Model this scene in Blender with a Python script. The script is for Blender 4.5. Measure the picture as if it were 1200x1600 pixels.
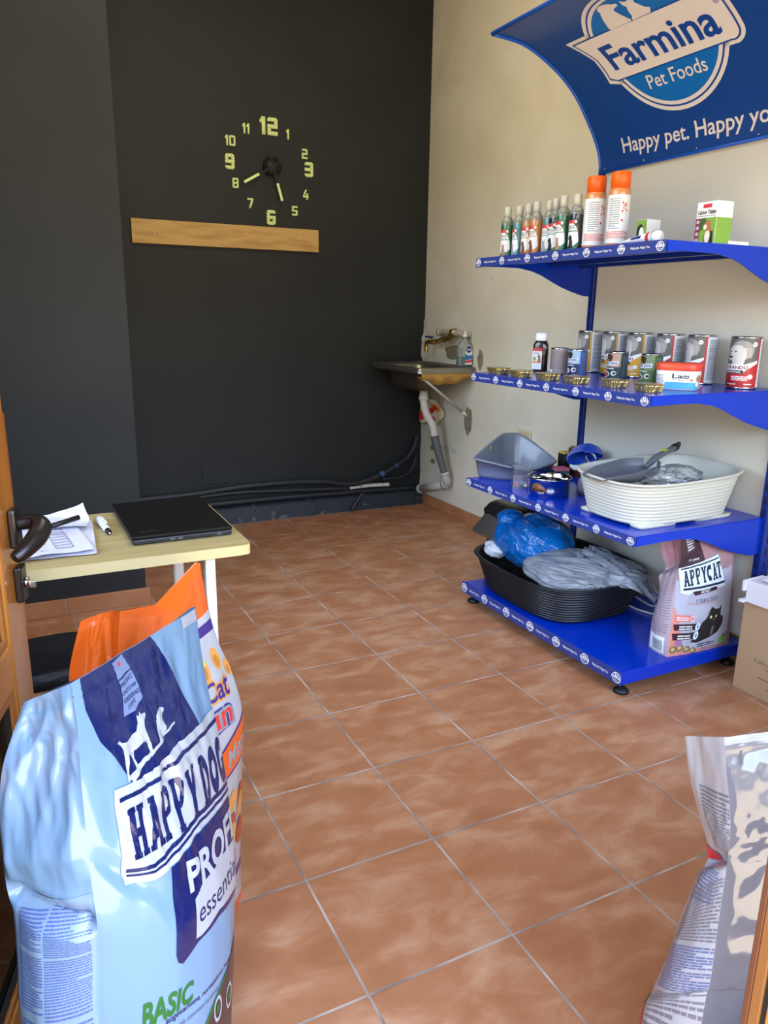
import bpy, bmesh, math, random
from mathutils import Vector, Matrix, noise
R = math.radians
random.seed(7)
SC = bpy.context.scene
COL = SC.collection
for o in list(bpy.data.objects):
    bpy.data.objects.remove(o)

# ------------------------------------------------------------------ camera, world, exposure
cd = bpy.data.cameras.new('camera')
cam = bpy.data.objects.new('camera', cd)
COL.objects.link(cam)
cam.location = (-1.17237, -4.02707, 1.25217)
cam.rotation_euler = (1.31420918, -0.01453519, -0.463028939)
cd.sensor_fit = 'VERTICAL'
cd.sensor_height = 32.0
cd.lens = 1181.525 / 1600 * 32.0
cd.clip_start = 0.02
cd.clip_end = 200
SC.camera = cam

SC.view_settings.view_transform = 'Standard'
SC.view_settings.look = 'None'
SC.view_settings.gamma = 1.0
SC.view_settings.use_curve_mapping = False
SC.view_settings.exposure = 1.45

def lin(c):
    def f(v):
        v /= 255.0
        return v / 12.92 if v <= 0.04045 else ((v + 0.055) / 1.055) ** 2.4
    return (f(c[0]), f(c[1]), f(c[2]), 1.0)

WORLD_STRENGTH = 2.6
w = bpy.data.worlds.new('daylight')
SC.world = w
w.use_nodes = True
nt = w.node_tree
nt.nodes.clear()
tc = nt.nodes.new('ShaderNodeTexCoord')
sep = nt.nodes.new('ShaderNodeSeparateXYZ')
nt.links.new(tc.outputs['Generated'], sep.inputs[0])
nz = nt.nodes.new('ShaderNodeTexNoise')
nz.inputs['Scale'].default_value = 5.0
nz.inputs['Detail'].default_value = 5.0
nt.links.new(tc.outputs['Generated'], nz.inputs['Vector'])
ma = nt.nodes.new('ShaderNodeMath'); ma.operation = 'MULTIPLY_ADD'
ma.inputs[1].default_value = 0.22
nt.links.new(nz.outputs['Fac'], ma.inputs[0])
ad = nt.nodes.new('ShaderNodeMath'); ad.operation = 'SUBTRACT'
ad.inputs[1].default_value = 0.11
nt.links.new(sep.outputs['Z'], ma.inputs[2])
nt.links.new(ma.outputs[0], ad.inputs[0])
mr = nt.nodes.new('ShaderNodeMapRange')
mr.inputs['From Min'].default_value = -1.0
mr.inputs['From Max'].default_value = 1.0
nt.links.new(ad.outputs[0], mr.inputs['Value'])
rp = nt.nodes.new('ShaderNodeValToRGB')
nt.links.new(mr.outputs[0], rp.inputs[0])
els = rp.color_ramp.elements
els[0].position = 0.0;  els[0].color = (0.80, 0.62, 0.42, 1)
els[1].position = 0.46; els[1].color = (0.95, 0.76, 0.50, 1)
for p, c in ((0.495, (0.62, 0.50, 0.33, 1)), (0.52, (0.22, 0.22, 0.18, 1)), (0.575, (0.30, 0.31, 0.28, 1)),
             (0.61, (1.25, 1.45, 1.75, 1)), (0.75, (0.95, 1.30, 1.95, 1)), (1.0, (0.55, 0.85, 1.6, 1))):
    e = els.new(p); e.color = c
bg = nt.nodes.new('ShaderNodeBackground')
bg.inputs['Strength'].default_value = WORLD_STRENGTH
nt.links.new(rp.outputs[0], bg.inputs['Color'])
wo = nt.nodes.new('ShaderNodeOutputWorld')
nt.links.new(bg.outputs[0], wo.inputs['Surface'])

# a portal over the shop front opening (it only guides sampling of the daylight, it gives no light itself)
pl = bpy.data.lights.new('shopfront_portal', 'AREA')
pl.shape = 'RECTANGLE'; pl.size = 2.7; pl.size_y = 2.22
pl.cycles.is_portal = True
po = bpy.data.objects.new('shopfront_portal', pl)
COL.objects.link(po)
po.location = (-0.12, -3.80, 1.11)
po.rotation_euler = (R(90), 0, 0)      # faces +Y, into the shop
pl2 = bpy.data.lights.new('added_window_portal', 'AREA')  # portal for the added side window, gives no light itself
pl2.shape = 'RECTANGLE'; pl2.size = 2.3; pl2.size_y = 2.1
pl2.cycles.is_portal = True
po2 = bpy.data.objects.new('added_window_portal', pl2)
COL.objects.link(po2)
po2.location = (-2.08, -1.98, 1.80)
po2.rotation_euler = (R(90), 0, R(-90))      # faces +X, into the shop

# ------------------------------------------------------------------ materials
MATS = {}
def M(name, rgb, rough=0.5, metal=0.0, spec=0.5, trans=0.0, alpha=1.0, coat=0.0, bump=None, mottle=None, ior=1.45, sub=0.0):
    """rgb as sRGB 0..255; bump=(scale,strength[,detail]); mottle=(scale, rgb2, lo, hi[, stretch])"""
    if name in MATS:
        return MATS[name]
    m = bpy.data.materials.new(name)
    m.use_nodes = True
    t = m.node_tree
    b = t.nodes['Principled BSDF']
    b.inputs['Base Color'].default_value = lin(rgb)
    b.inputs['Roughness'].default_value = rough
    b.inputs['Metallic'].default_value = metal
    b.inputs['Specular IOR Level'].default_value = spec
    b.inputs['IOR'].default_value = ior
    b.inputs['Transmission Weight'].default_value = trans
    b.inputs['Alpha'].default_value = alpha
    b.inputs['Coat Weight'].default_value = coat
    b.inputs['Coat Roughness'].default_value = 0.08
    if sub:
        b.inputs['Subsurface Weight'].default_value = sub
        b.inputs['Subsurface Radius'].default_value = (0.01, 0.01, 0.01)
    co = None
    if bump or mottle:
        co = t.nodes.new('ShaderNodeTexCoord')
    if bump:
        n = t.nodes.new('ShaderNodeTexNoise')
        n.inputs['Scale'].default_value = bump[0]
        n.inputs['Detail'].default_value = bump[2] if len(bump) > 2 else 4
        t.links.new(co.outputs['Object'], n.inputs['Vector'])
        bp = t.nodes.new('ShaderNodeBump')
        bp.inputs['Strength'].default_value = bump[1]
        bp.inputs['Distance'].default_value = 0.01
        t.links.new(n.outputs['Fac'], bp.inputs['Height'])
        t.links.new(bp.outputs['Normal'], b.inputs['Normal'])
    if mottle:
        n2 = t.nodes.new('ShaderNodeTexNoise')
        n2.inputs['Scale'].default_value = mottle[0]
        n2.inputs['Detail'].default_value = 5
        src = co.outputs['Object']
        if len(mottle) > 4:
            mp = t.nodes.new('ShaderNodeMapping')
            mp.inputs['Scale'].default_value = mottle[4]
            t.links.new(src, mp.inputs['Vector'])
            src = mp.outputs['Vector']
        t.links.new(src, n2.inputs['Vector'])
        r2 = t.nodes.new('ShaderNodeValToRGB')
        r2.color_ramp.elements[0].position = mottle[2]
        r2.color_ramp.elements[1].position = mottle[3]
        r2.color_ramp.elements[0].color = lin(rgb)
        r2.color_ramp.elements[1].color = lin(mottle[1])
        t.links.new(n2.outputs['Fac'], r2.inputs[0])
        t.links.new(r2.outputs[0], b.inputs['Base Color'])
    MATS[name] = m
    return m

def film(name, rgb, opacity, rough=0.08, crinkle=None):
    """thin plastic film or clear sheet: partly see-through, glossy"""
    if name in MATS:
        return MATS[name]
    m = bpy.data.materials.new(name)
    m.use_nodes = True
    t = m.node_tree
    t.nodes.clear()
    out = t.nodes.new('ShaderNodeOutputMaterial')
    tr = t.nodes.new('ShaderNodeBsdfTransparent')
    tr.inputs[0].default_value = tuple(0.35 * v + 0.65 for v in lin(rgb)[:3]) + (1,)
    pb = t.nodes.new('ShaderNodeBsdfPrincipled')
    pb.inputs['Base Color'].default_value = lin(rgb)
    pb.inputs['Roughness'].default_value = rough
    fr = t.nodes.new('ShaderNodeFresnel'); fr.inputs[0].default_value = 1.5
    if crinkle:
        co = t.nodes.new('ShaderNodeTexCoord')
        vo = t.nodes.new('ShaderNodeTexNoise'); vo.inputs['Scale'].default_value = crinkle[0]; vo.inputs['Detail'].default_value = 3
        vo.inputs['Distortion'].default_value = 1.2
        t.links.new(co.outputs['Object'], vo.inputs['Vector'])
        ab = t.nodes.new('ShaderNodeMath'); ab.operation = 'SUBTRACT'; ab.inputs[1].default_value = .5
        t.links.new(vo.outputs['Fac'], ab.inputs[0])
        a2 = t.nodes.new('ShaderNodeMath'); a2.operation = 'ABSOLUTE'
        t.links.new(ab.outputs[0], a2.inputs[0])
        bp = t.nodes.new('ShaderNodeBump'); bp.inputs['Strength'].default_value = crinkle[1]; bp.inputs['Distance'].default_value = .03; bp.invert = True
        t.links.new(a2.outputs[0], bp.inputs['Height'])
        t.links.new(bp.outputs[0], pb.inputs['Normal']); t.links.new(bp.outputs[0], fr.inputs['Normal'])
    pb.inputs['Specular IOR Level'].default_value = 0.0
    ms = t.nodes.new('ShaderNodeMixShader'); ms.inputs[0].default_value = opacity
    t.links.new(tr.outputs[0], ms.inputs[1]); t.links.new(pb.outputs[0], ms.inputs[2])
    gl = t.nodes.new('ShaderNodeBsdfGlossy'); gl.inputs['Roughness'].default_value = rough
    if crinkle: t.links.new(bp.outputs[0], gl.inputs['Normal'])
    m2 = t.nodes.new('ShaderNodeMixShader')
    t.links.new(fr.outputs[0], m2.inputs[0]); t.links.new(ms.outputs[0], m2.inputs[1]); t.links.new(gl.outputs[0], m2.inputs[2])
    ms = m2
    t.links.new(ms.outputs[0], out.inputs[0])
    MATS[name] = m
    return m

# ------------------------------------------------------------------ object helpers
def tag(o, label=None, cat=None, group=None, kind=None):
    if label: o['label'] = label
    if cat: o['category'] = cat
    if group: o['group'] = group
    if kind: o['kind'] = kind
    return o

def empty(name, loc=(0, 0, 0), rz=0.0, label=None, cat=None, group=None, kind=None):
    o = bpy.data.objects.new(name, None)
    COL.objects.link(o)
    o.location = loc
    o.rotation_euler = (0, 0, rz)
    o.empty_display_size = 0.05
    return tag(o, label, cat, group, kind)

def kids(o):
    return [c for c in COL.objects if c.parent == o]

def copy_tree(o, parent=None):
    ch = kids(o)
    c = o.copy()
    COL.objects.link(c)
    if parent is not None:
        c.parent = parent
    for k in ch:
        copy_tree(k, c)
    return c

class MB:
    """collects shapes and links them as ONE mesh object"""
    def __init__(self):
        self.v = []; self.f = []; self.fm = []; self.fs = []; self.mats = []
    def mi(self, m):
        if m not in self.mats:
            self.mats.append(m)
        return self.mats.index(m)
    def add(self, vs, fs, m, smooth=False):
        b = len(self.v)
        self.v += [tuple(p) for p in vs]
        i = self.mi(m)
        for f in fs:
            self.f.append([b + k for k in f]); self.fm.append(i); self.fs.append(smooth)
        return self
    def box(self, p0, p1, m, bevel=0.0, mat=None):
        x0, y0, z0 = p0; x1, y1, z1 = p1
        bm = bmesh.new()
        bmesh.ops.create_cube(bm, size=1)
        for q in bm.verts:
            q.co = Vector(((x0 + x1) / 2 + q.co.x * (x1 - x0), (y0 + y1) / 2 + q.co.y * (y1 - y0), (z0 + z1) / 2 + q.co.z * (z1 - z0)))
        if bevel > 0:
            bmesh.ops.bevel(bm, geom=list(bm.edges), offset=bevel, segments=2, affect='EDGES', profile=0.5)
        self.bm(bm, m, mat)
        return self
    def bm(self, bm, m, mat=None, smooth=False):
        bm.verts.index_update()
        vs = [(mat @ q.co if mat else q.co.copy()) for q in bm.verts]
        fs = [[q.index for q in f.verts] for f in bm.faces]
        bm.free()
        return self.add(vs, fs, m, smooth)
    def lathe(self, prof, m, c=(0, 0, 0), seg=32, smooth=True, mat=None, sx=1.0, sy=1.0):
        vs = []; fs = []
        for r, z in prof:
            for k in range(seg):
                a = 2 * math.pi * k / seg
                p = Vector((c[0] + r * math.cos(a) * sx, c[1] + r * math.sin(a) * sy, c[2] + z))
                vs.append(mat @ p if mat else p)
        for i in range(len(prof) - 1):
            for k in range(seg):
                k2 = (k + 1) % seg
                fs.append([i * seg + k, i * seg + k2, (i + 1) * seg + k2, (i + 1) * seg + k])
        if prof[0][0] > 1e-6: fs.append([k for k in reversed(range(seg))])
        if prof[-1][0] > 1e-6: fs.append([(len(prof) - 1) * seg + k for k in range(seg)])
        return self.add(vs, fs, m, smooth)
    def tube(self, pts, r, m, seg=12, sub=6, smooth=True, caps=True, flat=None):
        pts = [Vector(p) for p in pts]
        rr = r if isinstance(r, (list, tuple)) else [r] * len(pts)
        if sub > 1 and len(pts) > 2:
            P = []; Q = []
            for i in range(len(pts) - 1):
                p0 = pts[max(i - 1, 0)]; p1 = pts[i]; p2 = pts[i + 1]; p3 = pts[min(i + 2, len(pts) - 1)]
                for s in range(sub):
                    t = s / sub
                    P.append(0.5 * ((2 * p1) + (p2 - p0) * t + (2 * p0 - 5 * p1 + 4 * p2 - p3) * t * t + (3 * p1 - p0 - 3 * p2 + p3) * t ** 3))
                    Q.append(rr[i] + (rr[i + 1] - rr[i]) * t)
            P.append(pts[-1]); Q.append(rr[-1])
        else:
            P = pts; Q = list(rr)
        up = Vector((0, 0, 1))
        vs = []; fs = []
        prev = None
        for i, p in enumerate(P):
            d = (P[min(i + 1, len(P) - 1)] - P[max(i - 1, 0)]).normalized()
            if prev is None:
                a = d.cross(up if abs(d.z) < 0.9 else Vector((1, 0, 0))).normalized()
            else:
                a = (prev - d * prev.dot(d)).normalized()
            prev = a
            b = d.cross(a)
            for k in range(seg):
                t = 2 * math.pi * k / seg
                vs.append(p + (a * math.cos(t) + b * math.sin(t) * (flat or 1.0)) * Q[i])
        n = len(P)
        for i in range(n - 1):
            for k in range(seg):
                k2 = (k + 1) % seg
                fs.append([i * seg + k, i * seg + k2, (i + 1) * seg + k2, (i + 1) * seg + k])
        if caps:
            fs.append(list(reversed(range(seg)))); fs.append([(n - 1) * seg + k for k in range(seg)])
        return self.add(vs, fs, m, smooth)
    def prism(self, poly, f0, f1, m):
        """poly of 2D points; f0/f1 map a 2D point to the near / far 3D face"""
        n = len(poly)
        vs = [f0(*p) for p in poly] + [f1(*p) for p in poly]
        fs = [list(range(n)), list(reversed(range(n, 2 * n)))] + [[(i + 1) % n, i, n + i, n + (i + 1) % n] for i in range(n)]
        return self.add(vs, fs, m)
    def grid(self, P, m, smooth=True, closed=False, mf=None):
        """P[i][j] points; closed joins the last row of i to the first"""
        ni = len(P); nj = len(P[0]); b = len(self.v)
        self.v += [tuple(p) for row in P for p in row]
        for i in range(ni if closed else ni - 1):
            i2 = (i + 1) % ni
            for j in range(nj - 1):
                self.f.append([b + i * nj + j, b + i2 * nj + j, b + i2 * nj + j + 1, b + i * nj + j + 1])
                self.fm.append(self.mi(mf(i, j) if mf else m)); self.fs.append(smooth)
        return self
    def build(self, name, parent=None, label=None, recalc=True):
        me = bpy.data.meshes.new(name)
        me.from_pydata(self.v, [], self.f)
        for m in self.mats:
            me.materials.append(m)
        for i, p in enumerate(me.polygons):
            p.material_index = self.fm[i]
            p.use_smooth = self.fs[i]
        me.update()
        o = bpy.data.objects.new(name, me)
        COL.objects.link(o)
        if parent is not None:
            o.parent = parent
        if label: o['label'] = label
        return o

# ------------------------------------------------------------------ flat artwork and its wrapping onto surfaces
_T = {}
def text2d(s, bold=0.0, shear=0.0):
    """lettering as (verts in 0..1 x 0..1, faces, aspect)"""
    k = (s, bold, shear)
    if k in _T: return _T[k]
    cu = bpy.data.curves.new('lettering', 'FONT')
    cu.body = s
    cu.offset = bold
    cu.shear = shear
    cu.resolution_u = 3
    cu.fill_mode = 'FRONT'
    ob = bpy.data.objects.new('lettering', cu)
    me = ob.to_mesh()
    vs = [(q.co.x, q.co.y) for q in me.vertices]
    fs = [list(p.vertices) for p in me.polygons]
    ob.to_mesh_clear()
    bpy.data.objects.remove(ob); bpy.data.curves.remove(cu)
    x0 = min(q[0] for q in vs); x1 = max(q[0] for q in vs)
    y0 = min(q[1] for q in vs); y1 = max(q[1] for q in vs)
    vs = [((a - x0) / (x1 - x0), (b - y0) / (y1 - y0)) for a, b in vs]
    _T[k] = (vs, fs, (x1 - x0) / (y1 - y0))
    return _T[k]

def poly2d(*polys):
    vs = []; fs = []
    for p in polys:
        b = len(vs); vs += list(p); fs.append(list(range(b, b + len(p))))
    return vs, fs, 1.0

def ellipse2d(cx, cy, rx, ry, n=28):
    return [(cx + rx * math.cos(2 * math.pi * k / n), cy + ry * math.sin(2 * math.pi * k / n)) for k in range(n)]

def ring2d(cx, cy, r0, r1, a0=0.0, a1=360.0, n=32, sx=1.0, sy=1.0):
    vs = []; fs = []
    for k in range(n + 1):
        a = R(a0 + (a1 - a0) * k / n)
        vs += [(cx + r0 * math.cos(a) * sx, cy + r0 * math.sin(a) * sy), (cx + r1 * math.cos(a) * sx, cy + r1 * math.sin(a) * sy)]
    for k in range(n):
        fs.append([2 * k, 2 * k + 1, 2 * k + 3, 2 * k + 2])
    return vs, fs, 1.0

def merge2d(*parts):
    vs = []; fs = []
    for p in parts:
        b = len(vs); vs += p[0]; fs += [[b + k for k in f] for f in p[1]]
    return vs, fs, 1.0

def quad2d(x0, y0, x1, y1):
    return [(x0, y0), (x1, y0), (x1, y1), (x0, y1)]

def slab_word(word):
    """heavy slab-serif capitals built from strokes, as one flat artwork in 0..1 x 0..1"""
    L = {}
    def rc(*a): return [quad2d(*q) for q in a]
    L['H'] = rc((.08, 0, .36, 1), (.54, 0, .82, 1), (.34, .41, .56, .58), (.01, 0, .42, .11), (.01, .89, .42, 1), (.48, 0, .89, .11), (.48, .89, .89, 1))
    L['A'] = [[(.06, 0), (.30, 0), (.52, .80), (.42, 1)], [(.56, 0), (.86, 0), (.60, 1), (.42, 1), (.42, .80)]] + rc((.24, .22, .68, .37), (.0, 0, .36, .11), (.52, 0, .94, .11), (.26, .89, .62, 1))
    L['P'] = rc((.08, 0, .36, 1), (.01, 0, .44, .11), (.01, .89, .5, 1), (.3, .40, .5, .53))
    L['Y'] = [[(.02, 1), (.32, 1), (.54, .54), (.36, .38)], [(.62, 1), (.88, 1), (.58, .38), (.36, .38), (.42, .54)]] + rc((.31, 0, .59, .5), (.22, 0, .68, .11), (.0, .89, .38, 1), (.54, .89, .92, 1))
    L['D'] = rc((.08, 0, .36, 1), (.01, 0, .45, .12), (.01, .88, .45, 1))
    L['C'] = rc((.64, .66, .80, 1))
    L['T'] = rc((.29, 0, .58, 1), (.02, .86, .86, 1), (.20, 0, .67, .11), (.02, .64, .16, 1), (.72, .64, .86, 1))
    L['O'] = []; L['G'] = rc((.52, .40, .84, .5), (.64, .02, .80, .45))
    arcs = {'P': ring2d(.46, .71, .13, .30, -90, 90, 14, 1.1, 1), 'D': ring2d(.42, .5, .22, .5, -90, 90, 18, .86, 1), 'O': ring2d(.44, .5, .20, .5, 0, 360, 28, .86, 1),
            'C': ring2d(.44, .5, .20, .5, 48, 312, 22, .86, 1), 'G': ring2d(.44, .5, .20, .5, 48, 330, 22, .86, 1)}
    parts = []
    x = 0.0
    for ch in word:
        if ch == ' ':
            x += .35; continue
        items = [poly2d(*L[ch])] if L[ch] else []
        if ch in arcs: items.append(arcs[ch])
        g = merge2d(*items)
        parts.append(([(a + x, b) for a, b in g[0]], g[1], 1))
        x += .96
    x -= .08
    g = merge2d(*parts)
    return [(a / x, b) for a, b in g[0]], g[1], x

def dashes(rows, seed=1, words=(2, 9), width=14, fill=0.52, jag=0.0, gap_rows=()):
    """rows of word-like dashes, the look of print too small to read"""
    rnd = random.Random(seed)
    ps = []
    for k in range(rows):
        if k in gap_rows: continue
        y0 = 1 - (k + 1) / rows; h = fill / rows
        x = 0.0
        end = 1.0 if rnd.random() < .8 else rnd.uniform(.5, .95)
        while x < end:
            wd = rnd.uniform(*words) / (width * 6)
            ps.append(quad2d(x, y0, min(x + wd, 1), y0 + h))
            x += wd + .8 / (width * 6)
    return poly2d(*ps)

DOG_STAND = [(.0, .72), (.06, .74), (.10, .66), (.2, .62), (.5, .66), (.58, .78), (.60, .96), (.63, .90), (.68, .97), (.72, .88), (.84, .84), (.83, .78), (.74, .74), (.72, .62), (.74, .4), (.78, .05), (.72, .02), (.68, .3), (.62, .38), (.36, .34), (.34, .2), (.38, .05), (.31, -.02), (.27, .25), (.2, .36), (.18, .2), (.12, .05), (.16, -.06), (.06, -.06), (.10, .3), (.09, .52), (.06, .62)]
DOG_SIT = [(.2, 0), (.9, 0), (.95, .06), (.88, .14), (.86, .42), (.78, .62), (.72, .72), (.72, .86), (.60, .98), (.42, 1.0), (.28, .93), (.22, .84), (.10, .80), (.12, .70), (.28, .66), (.34, .58), (.30, .40), (.26, .16), (.16, .06)]
CAT_SIT = [(.12, 0), (.86, 0), (.95, .12), (1.0, .20), (.94, .24), (.86, .14), (.84, .32), (.76, .52), (.70, .60), (.74, .74), (.72, 1.0), (.60, .84), (.44, .82), (.30, .96), (.28, .72), (.34, .60), (.26, .44), (.20, .14), (.10, .06)]
DOG_HEAD = [(.30, 0), (.78, 0), (.84, .30), (.92, .50), (.95, .70), (.86, .86), (.72, .80), (.66, .96), (.44, .98), (.32, .88), (.22, .88), (.10, .70), (.14, .52), (.26, .50), (.12, .40), (.08, .30), (.22, .22), (.34, .26), (.36, .16)]

class Surf:
    """a grid of points that flat artwork can be laid onto"""
    def __init__(self, P):
        self.P = P; self.nu = len(P) - 1; self.nv = len(P[0]) - 1
    def at(self, u, v, off=0.0):
        x = min(max(u, 0), 1) * self.nu; y = min(max(v, 0), 1) * self.nv
        i = min(int(x), self.nu - 1); j = min(int(y), self.nv - 1)
        a = x - i; b = y - j
        P = self.P
        p00 = P[i][j]; p10 = P[i + 1][j]; p01 = P[i][j + 1]; p11 = P[i + 1][j + 1]
        p = p00 * (1 - a) * (1 - b) + p10 * a * (1 - b) + p01 * (1 - a) * b + p11 * a * b
        n = (p10 - p00 + p11 - p01).cross(p01 - p00 + p11 - p10)
        if n.length > 1e-12: n.normalize()
        return p + n * off
    def decal(self, mb, art, m, quad=(0, 0, 1, 1), off=0.0008, cut=True):
        """quad: (u0,v0,u1,v1) or four uv corners TL,TR,BR,BL"""
        if len(quad) == 4 and not isinstance(quad[0], tuple):
            u0, v0, u1, v1 = quad
            quad = ((u0, v1), (u1, v1), (u1, v0), (u0, v0))
        TL, TR, BR, BL = quad
        def uv(s, t):
            return tuple((BL[k] * (1 - s) + BR[k] * s) * (1 - t) + (TL[k] * (1 - s) + TR[k] * s) * t for k in (0, 1))
        bm = bmesh.new()
        vv = [bm.verts.new(uv(*p) + (0,)) for p in art[0]]
        for f in art[1]:
            try: bm.faces.new([vv[k] for k in f])
            except ValueError: pass
        if any(len(f) > 4 for f in art[1]):
            bmesh.ops.triangulate(bm, faces=[f for f in bm.faces if len(f.verts) > 4])
        if cut:
            us = [q.co.x for q in bm.verts]; vs = [q.co.y for q in bm.verts]
            for k in range(int(math.ceil(min(us) * self.nu)), int(max(us) * self.nu) + 1):
                bmesh.ops.bisect_plane(bm, geom=bm.verts[:] + bm.edges[:] + bm.faces[:], plane_co=(k / self.nu, 0, 0), plane_no=(1, 0, 0), dist=1e-6)
            for k in range(int(math.ceil(min(vs) * self.nv)), int(max(vs) * self.nv) + 1):
                bmesh.ops.bisect_plane(bm, geom=bm.verts[:] + bm.edges[:] + bm.faces[:], plane_co=(0, k / self.nv, 0), plane_no=(0, 1, 0), dist=1e-6)
        bm.normal_update()
        for f in bm.faces:
            if f.normal.z < 0: f.normal_flip()
        bm.verts.index_update()
        vs = [self.at(q.co.x, q.co.y, off) for q in bm.verts]
        fs = [[q.index for q in f.verts] for f in bm.faces]
        bm.free()
        mb.add(vs, fs, m, True)
    def text(self, mb, s, m, quad, off=0.0012, bold=0.0, shear=0.0, cut=True):
        self.decal(mb, text2d(s, bold, shear), m, quad, off, cut)

def flat_surf(o, ex, ey):
    """rectangle with lower-left corner o, edges ex (right) and ey (up); the artwork faces ex x ey"""
    o = Vector(o); ex = Vector(ex); ey = Vector(ey)
    return Surf([[o, o + ey], [o + ex, o + ex + ey]])

def cyl_surf(r, z0, z1, c=(0, 0), n=48, r1=None):
    """u runs to the right as seen from outside, u = 0.5 faces -Y"""
    P = []
    for k in range(n + 1):
        a = -math.pi / 2 + 2 * math.pi * (k / n - .5)
        P.append([Vector((c[0] + rr * math.cos(a), c[1] + rr * math.sin(a), z)) for rr, z in ((r, z0), (r1 or r, z1))])
    return Surf(P)

# ================================================================== SETTING
XW, YB = 1.335, 0.397            # face of the right wall, face of the back wall
H = 3.35
XL = -1.95
YF = -3.66                       # inner face of the shop-front wall

def wall_paint():
    """warm grey-white plaster with patchy repainting and scuffs"""
    m = M('plaster_paint', (196, 188, 170), 0.75, bump=(9, 0.12, 6))
    t = m.node_tree; b = t.nodes['Principled BSDF']
    co = t.nodes.new('ShaderNodeTexCoord')
    n = t.nodes.new('ShaderNodeTexNoise'); n.inputs['Scale'].default_value = 2.2; n.inputs['Detail'].default_value = 6
    n.inputs['Distortion'].default_value = 0.6
    t.links.new(co.outputs['Object'], n.inputs['Vector'])
    r = t.nodes.new('ShaderNodeValToRGB')
    r.color_ramp.elements[0].position = .35; r.color_ramp.elements[0].color = lin((206, 200, 178))
    r.color_ramp.elements[1].position = .62; r.color_ramp.elements[1].color = lin((218, 213, 196))
    t.links.new(n.outputs['Fac'], r.inputs[0])
    t.links.new(r.outputs[0], b.inputs['Base Color'])
    return m
PLASTER = wall_paint()
DARKPAINT = M('anthracite_paint', (33, 36, 38), 0.55, spec=0.35, bump=(38, 0.10, 6), mottle=(3.0, (38, 41, 42), .35, .7))
WHITEPAINT = M('white_ceiling_paint', (225, 220, 210), 0.8)

def floor_mat():
    m = bpy.data.materials.new('terracotta_tiles'); m.use_nodes = True
    t = m.node_tree; b = t.nodes['Principled BSDF']
    co = t.nodes.new('ShaderNodeTexCoord')
    br = t.nodes.new('ShaderNodeTexBrick')
    br.offset = 0.0; br.squash = 1.0
    br.inputs['Scale'].default_value = 1.0
    br.inputs['Brick Width'].default_value = 0.333
    br.inputs['Row Height'].default_value = 0.332
    br.inputs['Mortar Size'].default_value = 0.0030
    br.inputs['Mortar Smooth'].default_value = 0.15
    br.inputs['Bias'].default_value = 0.0
    br.inputs['Color1'].default_value = (0.42, 0.42, 0.42, 1)
    br.inputs['Color2'].default_value = (0.58, 0.58, 0.58, 1)
    t.links.new(co.outputs['Object'], br.inputs['Vector'])
    # cloudy glaze
    mp = t.nodes.new('ShaderNodeMapping'); mp.inputs['Scale'].default_value = (5.0, 9.0, 5.0); mp.inputs['Rotation'].default_value = (0, 0, .5)
    t.links.new(co.outputs['Object'], mp.inputs['Vector'])
    n = t.nodes.new('ShaderNodeTexNoise'); n.inputs['Scale'].default_value = 1.3; n.inputs['Detail'].default_value = 7; n.inputs['Roughness'].default_value = .58
    n.inputs['Distortion'].default_value = .5
    t.links.new(mp.outputs[0], n.inputs['Vector'])
    mx = t.nodes.new('ShaderNodeMath'); mx.operation = 'MULTIPLY_ADD'; mx.inputs[1].default_value = .45
    sb = t.nodes.new('ShaderNodeMath'); sb.operation = 'SUBTRACT'; sb.inputs[1].default_value = .5
    t.links.new(br.outputs['Color'], sb.inputs[0]); t.links.new(sb.outputs[0], mx.inputs[0]); t.links.new(n.outputs['Fac'], mx.inputs[2])
    r = t.nodes.new('ShaderNodeValToRGB')
    e = r.color_ramp.elements
    e[0].position = .15; e[0].color = lin((146, 90, 55))
    e[1].position = .86; e[1].color = lin((204, 164, 132))
    q = e.new(.48); q.color = lin((170, 115, 80))
    t.links.new(mx.outputs[0], r.inputs[0])
    # grout
    gn = t.nodes.new('ShaderNodeTexNoise'); gn.inputs['Scale'].default_value = 6
    t.links.new(co.outputs['Object'], gn.inputs['Vector'])
    gr = t.nodes.new('ShaderNodeValToRGB')
    gr.color_ramp.elements[0].position = .4; gr.color_ramp.elements[0].color = lin((126, 114, 110))
    gr.color_ramp.elements[1].position = .62; gr.color_ramp.elements[1].color = lin((188, 172, 160))
    t.links.new(gn.outputs['Fac'], gr.inputs[0])
    mc = t.nodes.new('ShaderNodeMix'); mc.data_type = 'RGBA'
    t.links.new(br.outputs['Fac'], mc.inputs['Factor'])
    t.links.new(r.outputs[0], mc.inputs['A']); t.links.new(gr.outputs[0], mc.inputs['B'])
    t.links.new(mc.outputs['Result'], b.inputs['Base Color'])
    rr = t.nodes.new('ShaderNodeMapRange'); rr.inputs['To Min'].default_value = .36; rr.inputs['To Max'].default_value = .8
    t.links.new(br.outputs['Fac'], rr.inputs['Value']); t.links.new(rr.outputs[0], b.inputs['Roughness'])
    b.inputs['Specular IOR Level'].default_value = .4
    bp = t.nodes.new('ShaderNodeBump'); bp.inputs['Strength'].default_value = .5; bp.inputs['Distance'].default_value = .003; bp.invert = True
    t.links.new(br.outputs['Fac'], bp.inputs['Height']); t.links.new(bp.outputs[0], b.inputs['Normal'])
    return m
TILE = floor_mat()
SKIRT = M('skirting_tile', (164, 108, 72), 0.4, mottle=(7, (182, 130, 94), .4, .7))
GROUT = M('pale_grout', (190, 176, 164), 0.8)

def setting(name, mb):
    o = mb.build(name); o['kind'] = 'structure'; return o

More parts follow.
